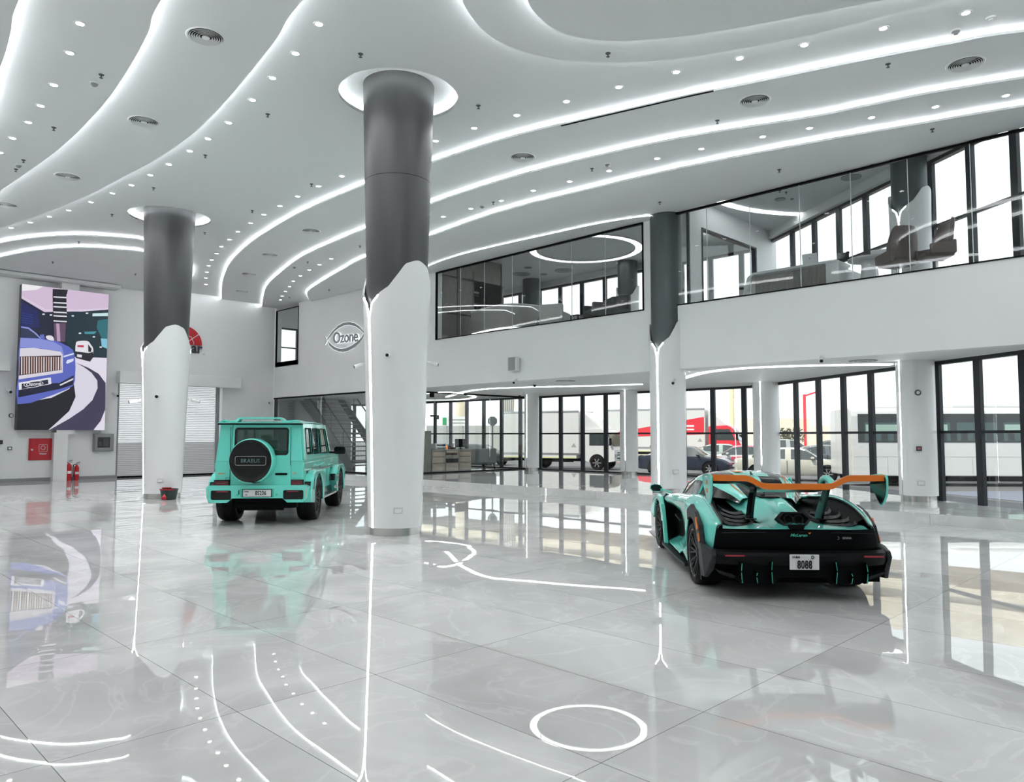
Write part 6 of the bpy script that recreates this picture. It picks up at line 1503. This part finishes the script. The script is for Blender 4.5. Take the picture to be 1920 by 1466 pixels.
silverp = mat('silver_vehicle_paint', (.33, .35, .37), .3, coat=.4); mag = mat('magenta_vehicle_paint', (.50, .06, .12), .3, coat=.5); redp = mat('red_vehicle_paint', (.62, .03, .05), .3, coat=.4); creamp = mat('pearl_vehicle_paint', (.52, .51, .47), .25, coat=.6)
greenp = mat('pale_green_vehicle_paint', (.30, .38, .36), .3, coat=.4)
road_car('black saloon parked outside behind the glass office, left of the box truck', gp(895, t=51), H(118), blackp, L=4.8)
road_car('silver saloon outside behind the black saloon, seen through the glass office', gp(866, t=59), H(118), silverp, L=4.6)
road_car('navy saloon outside, its nose showing left of the supercar roof', gp(1285, t=38.5), H(118), navy)
road_car('white and magenta taxi outside behind the supercar roof', gp(1392, t=41), H(-75), whitep, roof=mag, two_tone=mag)
road_car('pale green saloon outside behind the taxi', gp(1355, t=48), H(108), greenp)
road_car('pearl white saloon outside, right of the third facade column', gp(1482, t=33.5), H(112), creamp, L=4.85)
road_car('dark grey saloon outside behind the pearl white saloon', gp(1545, t=43), H(95), mat('dark_grey_vehicle_paint', (.10, .11, .13), .3, coat=.5))
road_car('silver off-road car outside behind the other cars, right of the third facade column', gp(1475, t=54), H(100), silverp, kind='suv')
road_car('black small car outside at the left end of the white bus', gp(1560, t=49), H(-80), blackp, kind='suv')
# lorries
def box_truck(label, pos, rz, box_m, cab_m, sc=1.0, accent=None, name='box_truck', L=6.6):
    r = thing(name, label, 'truck', tuple(pos), rz); r.scale = (sc, sc, sc); w = 1.05
    b = obj('cargo_box', MB().box((-L, -w, .85), (-2.05, w, 3.25)), box_m, r, bevel=.03)
    for z in (.87, 3.23):
        for s in (1, -1): obj('box_rail', MB().box((-L-.01, s*w, z-.05), (-2.04, s*(w+.015), z+.05)), 'silver', b)
    obj('lower_skirt', MB().box((-L+.1, -w, .62), (-2.2, w, .86)), box_m, r)
    for k in range(14): pass
    obj('skirt_marking', MB().box((-L+.1, -w-.008, .64), (-2.2, -w, .68)), mat('yellow_strip', (.6, .6, .2), .5), r)
    if accent:
        for s in (1, -1): obj('side_graphic', MB().prism([(-2.1, s*(w+.004), 1.7), (-L+.2, s*(w+.004), 1.5), (-L+.2, s*(w+.004), 1.75), (-2.1, s*(w+.004), 2.75)], (0, s*.004, 0)), accent, b)
        T = Matrix(((1, 0, 0, -3.2), (0, 0, -1, -w-.012), (0, 1, 0, 2.05), (0, 0, 0, 1))); obj('graphic_stripes', MB().box((-3.7, -w-.012, 2.15), (-2.7, -w-.008, 2.25)).box((-3.6, -w-.012, 1.95), (-2.7, -w-.008, 2.03)), 'white', b)
    cab = [(-1.85, .55), (-1.85, 2.15), (-.75, 2.22), (-.50, 2.10), (-.08, 1.25), (0, 1.1), (0, .50), (-.35, .45)]+arch(-1.02, .42, .46, 0, 180, 10)+[(-1.7, .5)]
    g = side_plate([cab], -.97, 1.94); c_ = obj('cab', g, cab_m, r, bevel=.05, seg=3)
    obj('windscreen', MB().prism([(-.47, -.85, 2.03), (-.47, .85, 2.03), (-.10, .90, 1.30), (-.10, -.90, 1.30)], (.035, 0, .012)), carglass, c_)
    for s in (1, -1):
        obj('side_window', MB().prism([(-1.45, s*.975, 1.35), (-1.45, s*.975, 2.0), (-.62, s*.975, 2.0), (-.30, s*.975, 1.35)], (0, s*.01, 0)), carglass, c_)
        obj('mirror', MB().box((-.25, s*1.02, 1.35), (-.12, s*1.15, 1.75)), 'black', c_, bevel=.03)
        obj('headlight', MB().box((-.02, s*.62, .72), (.02, s*.92, .88)), 'silver', c_)
        for x in (-1.02, -5.0): road_wheel(r, x, s*.86, .40, .25, s, nsp=6)
    obj('grille', MB().box((0, -.5, .92), (.015, .5, .97)).box((0, -.55, .80), (.015, .55, .86)).box((0, -.6, .62), (.02, .6, .68)), 'black', c_)
    obj('number_plate', MB().box((.01, -.22, .50), (.02, .22, .60)), mat('green_plate', (.10, .45, .25), .5), c_)
    obj('roof_fairing', MB().prism([(-1.9, -.8, 2.15), (-.75, -.72, 2.22), (-1.2, -.7, 2.75), (-1.9, -.8, 3.2)], (0, 1.6, 0)), box_m, r, bevel=.04)
    obj('chassis', MB().box((-L, -.4, .45), (-.3, .4, .80)), 'black', r); obj('underguard', MB().box((-4.4, -1.0, .42), (-2.4, -.95, .50)).box((-L-.03, -.9, .4), (-L, .9, .55)), 'black', r)
    obj('box_mark', MB().prism([(-2.5, -w-.006, 1.25), (-2.2, -w-.006, 1.25), (-2.35, -w-.006, 1.48)], (0, .004, 0)), 'mgrey', b); obj('filler_cap', MB().cyl((-5.3, -w-.02, .95), .12, .02, 20, 'y'), 'black', b)
    return r
box_truck('white box truck parked outside between the first two facade columns', gp(1163, t=43.4), H(118), whitep, whitep, 1.05, L=6.9)
box_truck('red and white lorry outside, its red cab above the navy saloon', gp(1392, t=55), H(115), whitep, redp, 1.22, accent=redp, L=8.2)
# bus
def bus():
    p = gp(1790, t=30.4); r = thing('bus', 'white passenger bus filling the right windows outside', 'bus', tuple(p), H(94))
    L0, L1, w, zt_, zb_ = -4.55, 7.0, 1.2, 3.08, .40
    prof = [(-w, zb_), (-w, 2.75), (-w+.06, 2.98), (-w+.25, zt_), (w-.25, zt_), (w-.06, 2.98), (w, 2.75), (w, zb_)]
    obj('body', MB().prism([(L0, y, z) for y, z in prof], (L1-L0, 0, 0)), whitep, r, bevel=.04)
    for s in (1, -1):
        wb = obj('window_band', MB().prism([(L0+.25, s*(w+.002), 1.72), (L1-.5, s*(w+.002), 1.72), (L1-.5, s*(w-.0), 2.84), (L0+.25, s*(w-.0), 2.84)], (0, s*.012, 0)), mat('bus_glass', (.02, .026, .03), .08), r)
        for k in range(6):
            x = L0+.5+k*1.75
            pan = obj('clear_pane', MB().box((x, s*(w+.014), 1.78), (x+1.5, s*(w+.018), 2.50)), mat('bus_clear_glass', (.05, .085, .09), .06), wb)
            for q in range(3): obj('seat_back', MB().box((x+.15+q*.48, s*(w+.018), 1.80), (x+.40+q*.48, s*(w+.020), 2.12)), mat('bus_seat', (.045, .05, .055), .6), pan, bevel=.03) 
            obj('pane_light', MB().box((x+.05, s*(w+.018), 2.14), (x+1.4, s*(w+.020), 2.42)), mat('bus_far_window', (.30, .42, .38), .4), pan) if k in (0, 1, 3, 4) else None
        for x in (-2.2, 3.9):
            obj('wheel_arch', MB().lathe([(.0001, s*(w+.004)), (.58, s*(w+.005)), (.58, s*(w-.1))], 28, (x, 0, .48), 'y'), 'black', r); obj('arch_trim', MB().lathe([(.56, s*(w+.002)), (.63, s*(w+.012)), (.66, s*(w+.002))], 28, (x, 0, .48), 'y', a0=-.1, a1=PI+.1), whitep, r)
            road_wheel(r, x, s*(w-.12), .46, .26, s, nsp=6)
        for x in (-3.2, .0, .2, 2.1): obj('panel_line', MB().box((x, s*(w+.001), .5), (x+.012, s*(w+.004), 1.15)), 'mgrey', r)
        obj('panel_line', MB().box((L0+.1, s*(w+.001), 1.15), (L1-.1, s*(w+.004), 1.162)), 'mgrey', r)
    obj('roof_unit', MB().box((-.5, -.75, zt_-.02), (2.6, .75, zt_+.20)), whitep, r, bevel=.08); obj('roof_unit', MB().box((-3.4, -.6, zt_-.02), (-2.0, .6, zt_+.13)), whitep, r, bevel=.06)
    obj('underbody', MB().box((L0+.3, -1.0, .2), (L1-.3, 1.0, .42)), 'black', r)
bus()
# concrete piers of the flyover
def pier(px, t, wpx, flare, lab, grooved):
    p = gp(px, t=t); k = t/FPX; w = wpx*k/2; r = thing('flyover_pier', lab, 'pier', tuple(p), H(0))
    if not flare: obj('shaft', MB().lathe([(w, 0), (w, 16)], 32), conc, r, smooth=40)
    else:
        rows = []
        for i in range(13):
            z = 12*i/12; ww = w*(1+.0*i)+w*1.1*max(0, (i-3)/9)**1.6; rows.append([(-1.0, -ww, z), (-1.0, ww, z), (1.0, ww, z), (1.0, -ww, z)])
        obj('shaft', MB().grid(rows, closed=True), conc, r)
        m = MB()
        for q in range(7):
            f = -1+2*(q+.5)/7; m.tube([(-1.0, f*(w*(1)+w*1.1*max(0, (i-3)/9)**1.6), 12*i/12) for i in range(13)], .05, 4)
        obj('grooves', m, 'mgrey', r)
pier(867, 82, 24, False, 'round concrete flyover pier far behind the glass office, left one', False)
pier(951, 62, 24, True, 'flared concrete flyover pier far behind the glass office, right one', True)
# flyover deck running from far left to near right
a_, b_ = TS(100, -12, 0), TS(52, 44, 0)
r = thing('flyover', 'long sandy concrete flyover deck outside, behind the street', 'bridge', (0, 0, 0))
mb = MB(); mb.bar((a_.x, a_.y, 10.2), (b_.x, b_.y, 10.2), 9.0, 1.6); obj('deck', mb, conc, r)
dd = (b_-a_).normalized(); nn = Vector((dd.y, -dd.x, 0)); nn = nn if nn.dot(-a_) > 0 else -nn
mb = MB(); mb.bar(((a_+nn*4.7).x, (a_+nn*4.7).y, 11.9), ((b_+nn*4.7).x, (b_+nn*4.7).y, 11.9), .4, 2.4); obj('parapet', mb, conc, r)
# road sign seen from behind
p = gp(923.5, t=36); r = thing('road_sign', 'grey back of an octagonal road sign on a pole outside the glass office', 'road sign', tuple(p), H(0))
obj('pole', MB().cyl((0, 0, 0), .04, 2.5, 12), 'mgrey', r); obj('sign_plate', MB().prism([(-.06, .24*math.cos(PI/8+k*PI/4), 2.68+.24*math.sin(PI/8+k*PI/4)) for k in range(8)], (.02, 0, 0)), mat('sign_back', (.25, .27, .29), .5), r)
# fence and boards
def wallseg(name, px0, px1, t0, t1, h, m, lab, cat, z0=0, th=.1):
    a = gp(px0, t=t0); b = gp(px1, t=t1); mb = MB(); mb.bar((a.x, a.y, ZG+z0+h/2), (b.x, b.y, ZG+z0+h/2), th, h); o = obj(name, mb, m); return tag(o, lab, cat)
wallseg('site_fence', 800, 1000, 70, 70, 2.9, mat('fence_grey', (.42, .43, .43), .7), 'pale grey site fence far outside behind the glass office', 'fence')
wallseg('hoarding', 1120, 1170, 66, 66, 3.2, mat('fence_pale', (.5, .49, .45), .7), 'pale fence seen between the white box truck and the red lorry', 'fence')
p = gp(853, t=64); r = thing('direction_board', 'white road board with a green panel outside behind the glass office', 'road sign', (p.x, p.y, ZG), H(0)); k = 64/FPX
obj('board', MB().box((0, -24*k, 2.8), (.08, 24*k, 3.6)), 'white', r); obj('green_panel', MB().box((-.03, 16*k, 2.9), (-.0, 23*k, 3.5)), mat('sign_green', (.05, .35, .15), .5), r)
for s in (1, -1): obj('post', MB().cyl((.1, s*15*k, 0), .06, 2.9, 8), 'mgrey', r)
m = MB(); m.box((-.03, -20*k, 3.32), (0, 12*k, 3.38)).box((-.03, -18*k, 3.05), (0, 8*k, 3.1)); obj('text_lines', m, 'mgrey', r)
# red mast, crane and distant low buildings
p = gp(1509, t=95); r = thing('mast', 'thin red mast far outside, right of the third facade column', 'mast', tuple(p)); obj('pole', MB().bar((0, 0, 0), (0, 0, 7.2), .28, .28), redp, r); obj('arm', MB().bar((0, 0, 7.0), (1.3, -1.3, 7.6), .2, .2), redp, r)
p = gp(1373, t=100); r = thing('crane', 'pale yellow tower crane far outside above the red lorry', 'crane', tuple(p)); yel = mat('pale_yellow', (.75, .66, .40), .6); obj('tower', MB().bar((0, 0, 0), (0, 0, 10), .45, .45), yel, r); obj('jib', MB().bar((-.5, .5, 10), (1.2, -1.2, 10.6), .4, .4), yel, r)
tan = mat('tan_render', (.72, .66, .56), .8)
for px0, px1, t, h, lab in ((1400, 1500, 120, 4.6, 'low tan building far outside beyond the pearl white saloon'), (1520, 1600, 125, 3.6, 'low red-roofed building far outside left of the bus')):
    o = wallseg('far_building', px0, px1, t, t, h, tan, lab, 'building', th=8)
p = gp(1478, t=75); r = thing('tree', 'small dusty tree far outside right of the third facade column', 'tree', tuple(p)); obj('trunk', MB().cyl((0, 0, 0), .15, 2.4, 8), 'wood', r)
m = MB(); random.seed(3)
for k in range(420):
    a, b, q = random.uniform(0, 2*PI), random.uniform(-1, 1), random.uniform(.5, 1.5); c_ = (q*math.cos(a), q*math.sin(a), 2.0+b*.6); d = Vector((random.uniform(-1, 1), random.uniform(-1, 1), random.uniform(-1, 1)))*.22
    m.add([c_, tuple(Vector(c_)+d), tuple(Vector(c_)+Vector((d.y, d.z, d.x)))], [(0, 1, 2)])
obj('crown', m, mat('dusty_green', (.14, .16, .10), .8), r)
# kerb in front of the facade and yellow vehicle far left
p = gp(812, t=57); r = thing('loader_arm', 'small yellow excavator far outside, left of the glass office windows', 'excavator', tuple(p), H(90)); r.scale = (.55, .55, .7); obj('arm', MB().bar((-1.6, 0, 2.4), (.8, 0, 1.4), .3, .35), 'orange', r); obj('body', MB().box((.4, -.8, .3), (2.2, .8, 1.7)), 'orange', r, bevel=.1)
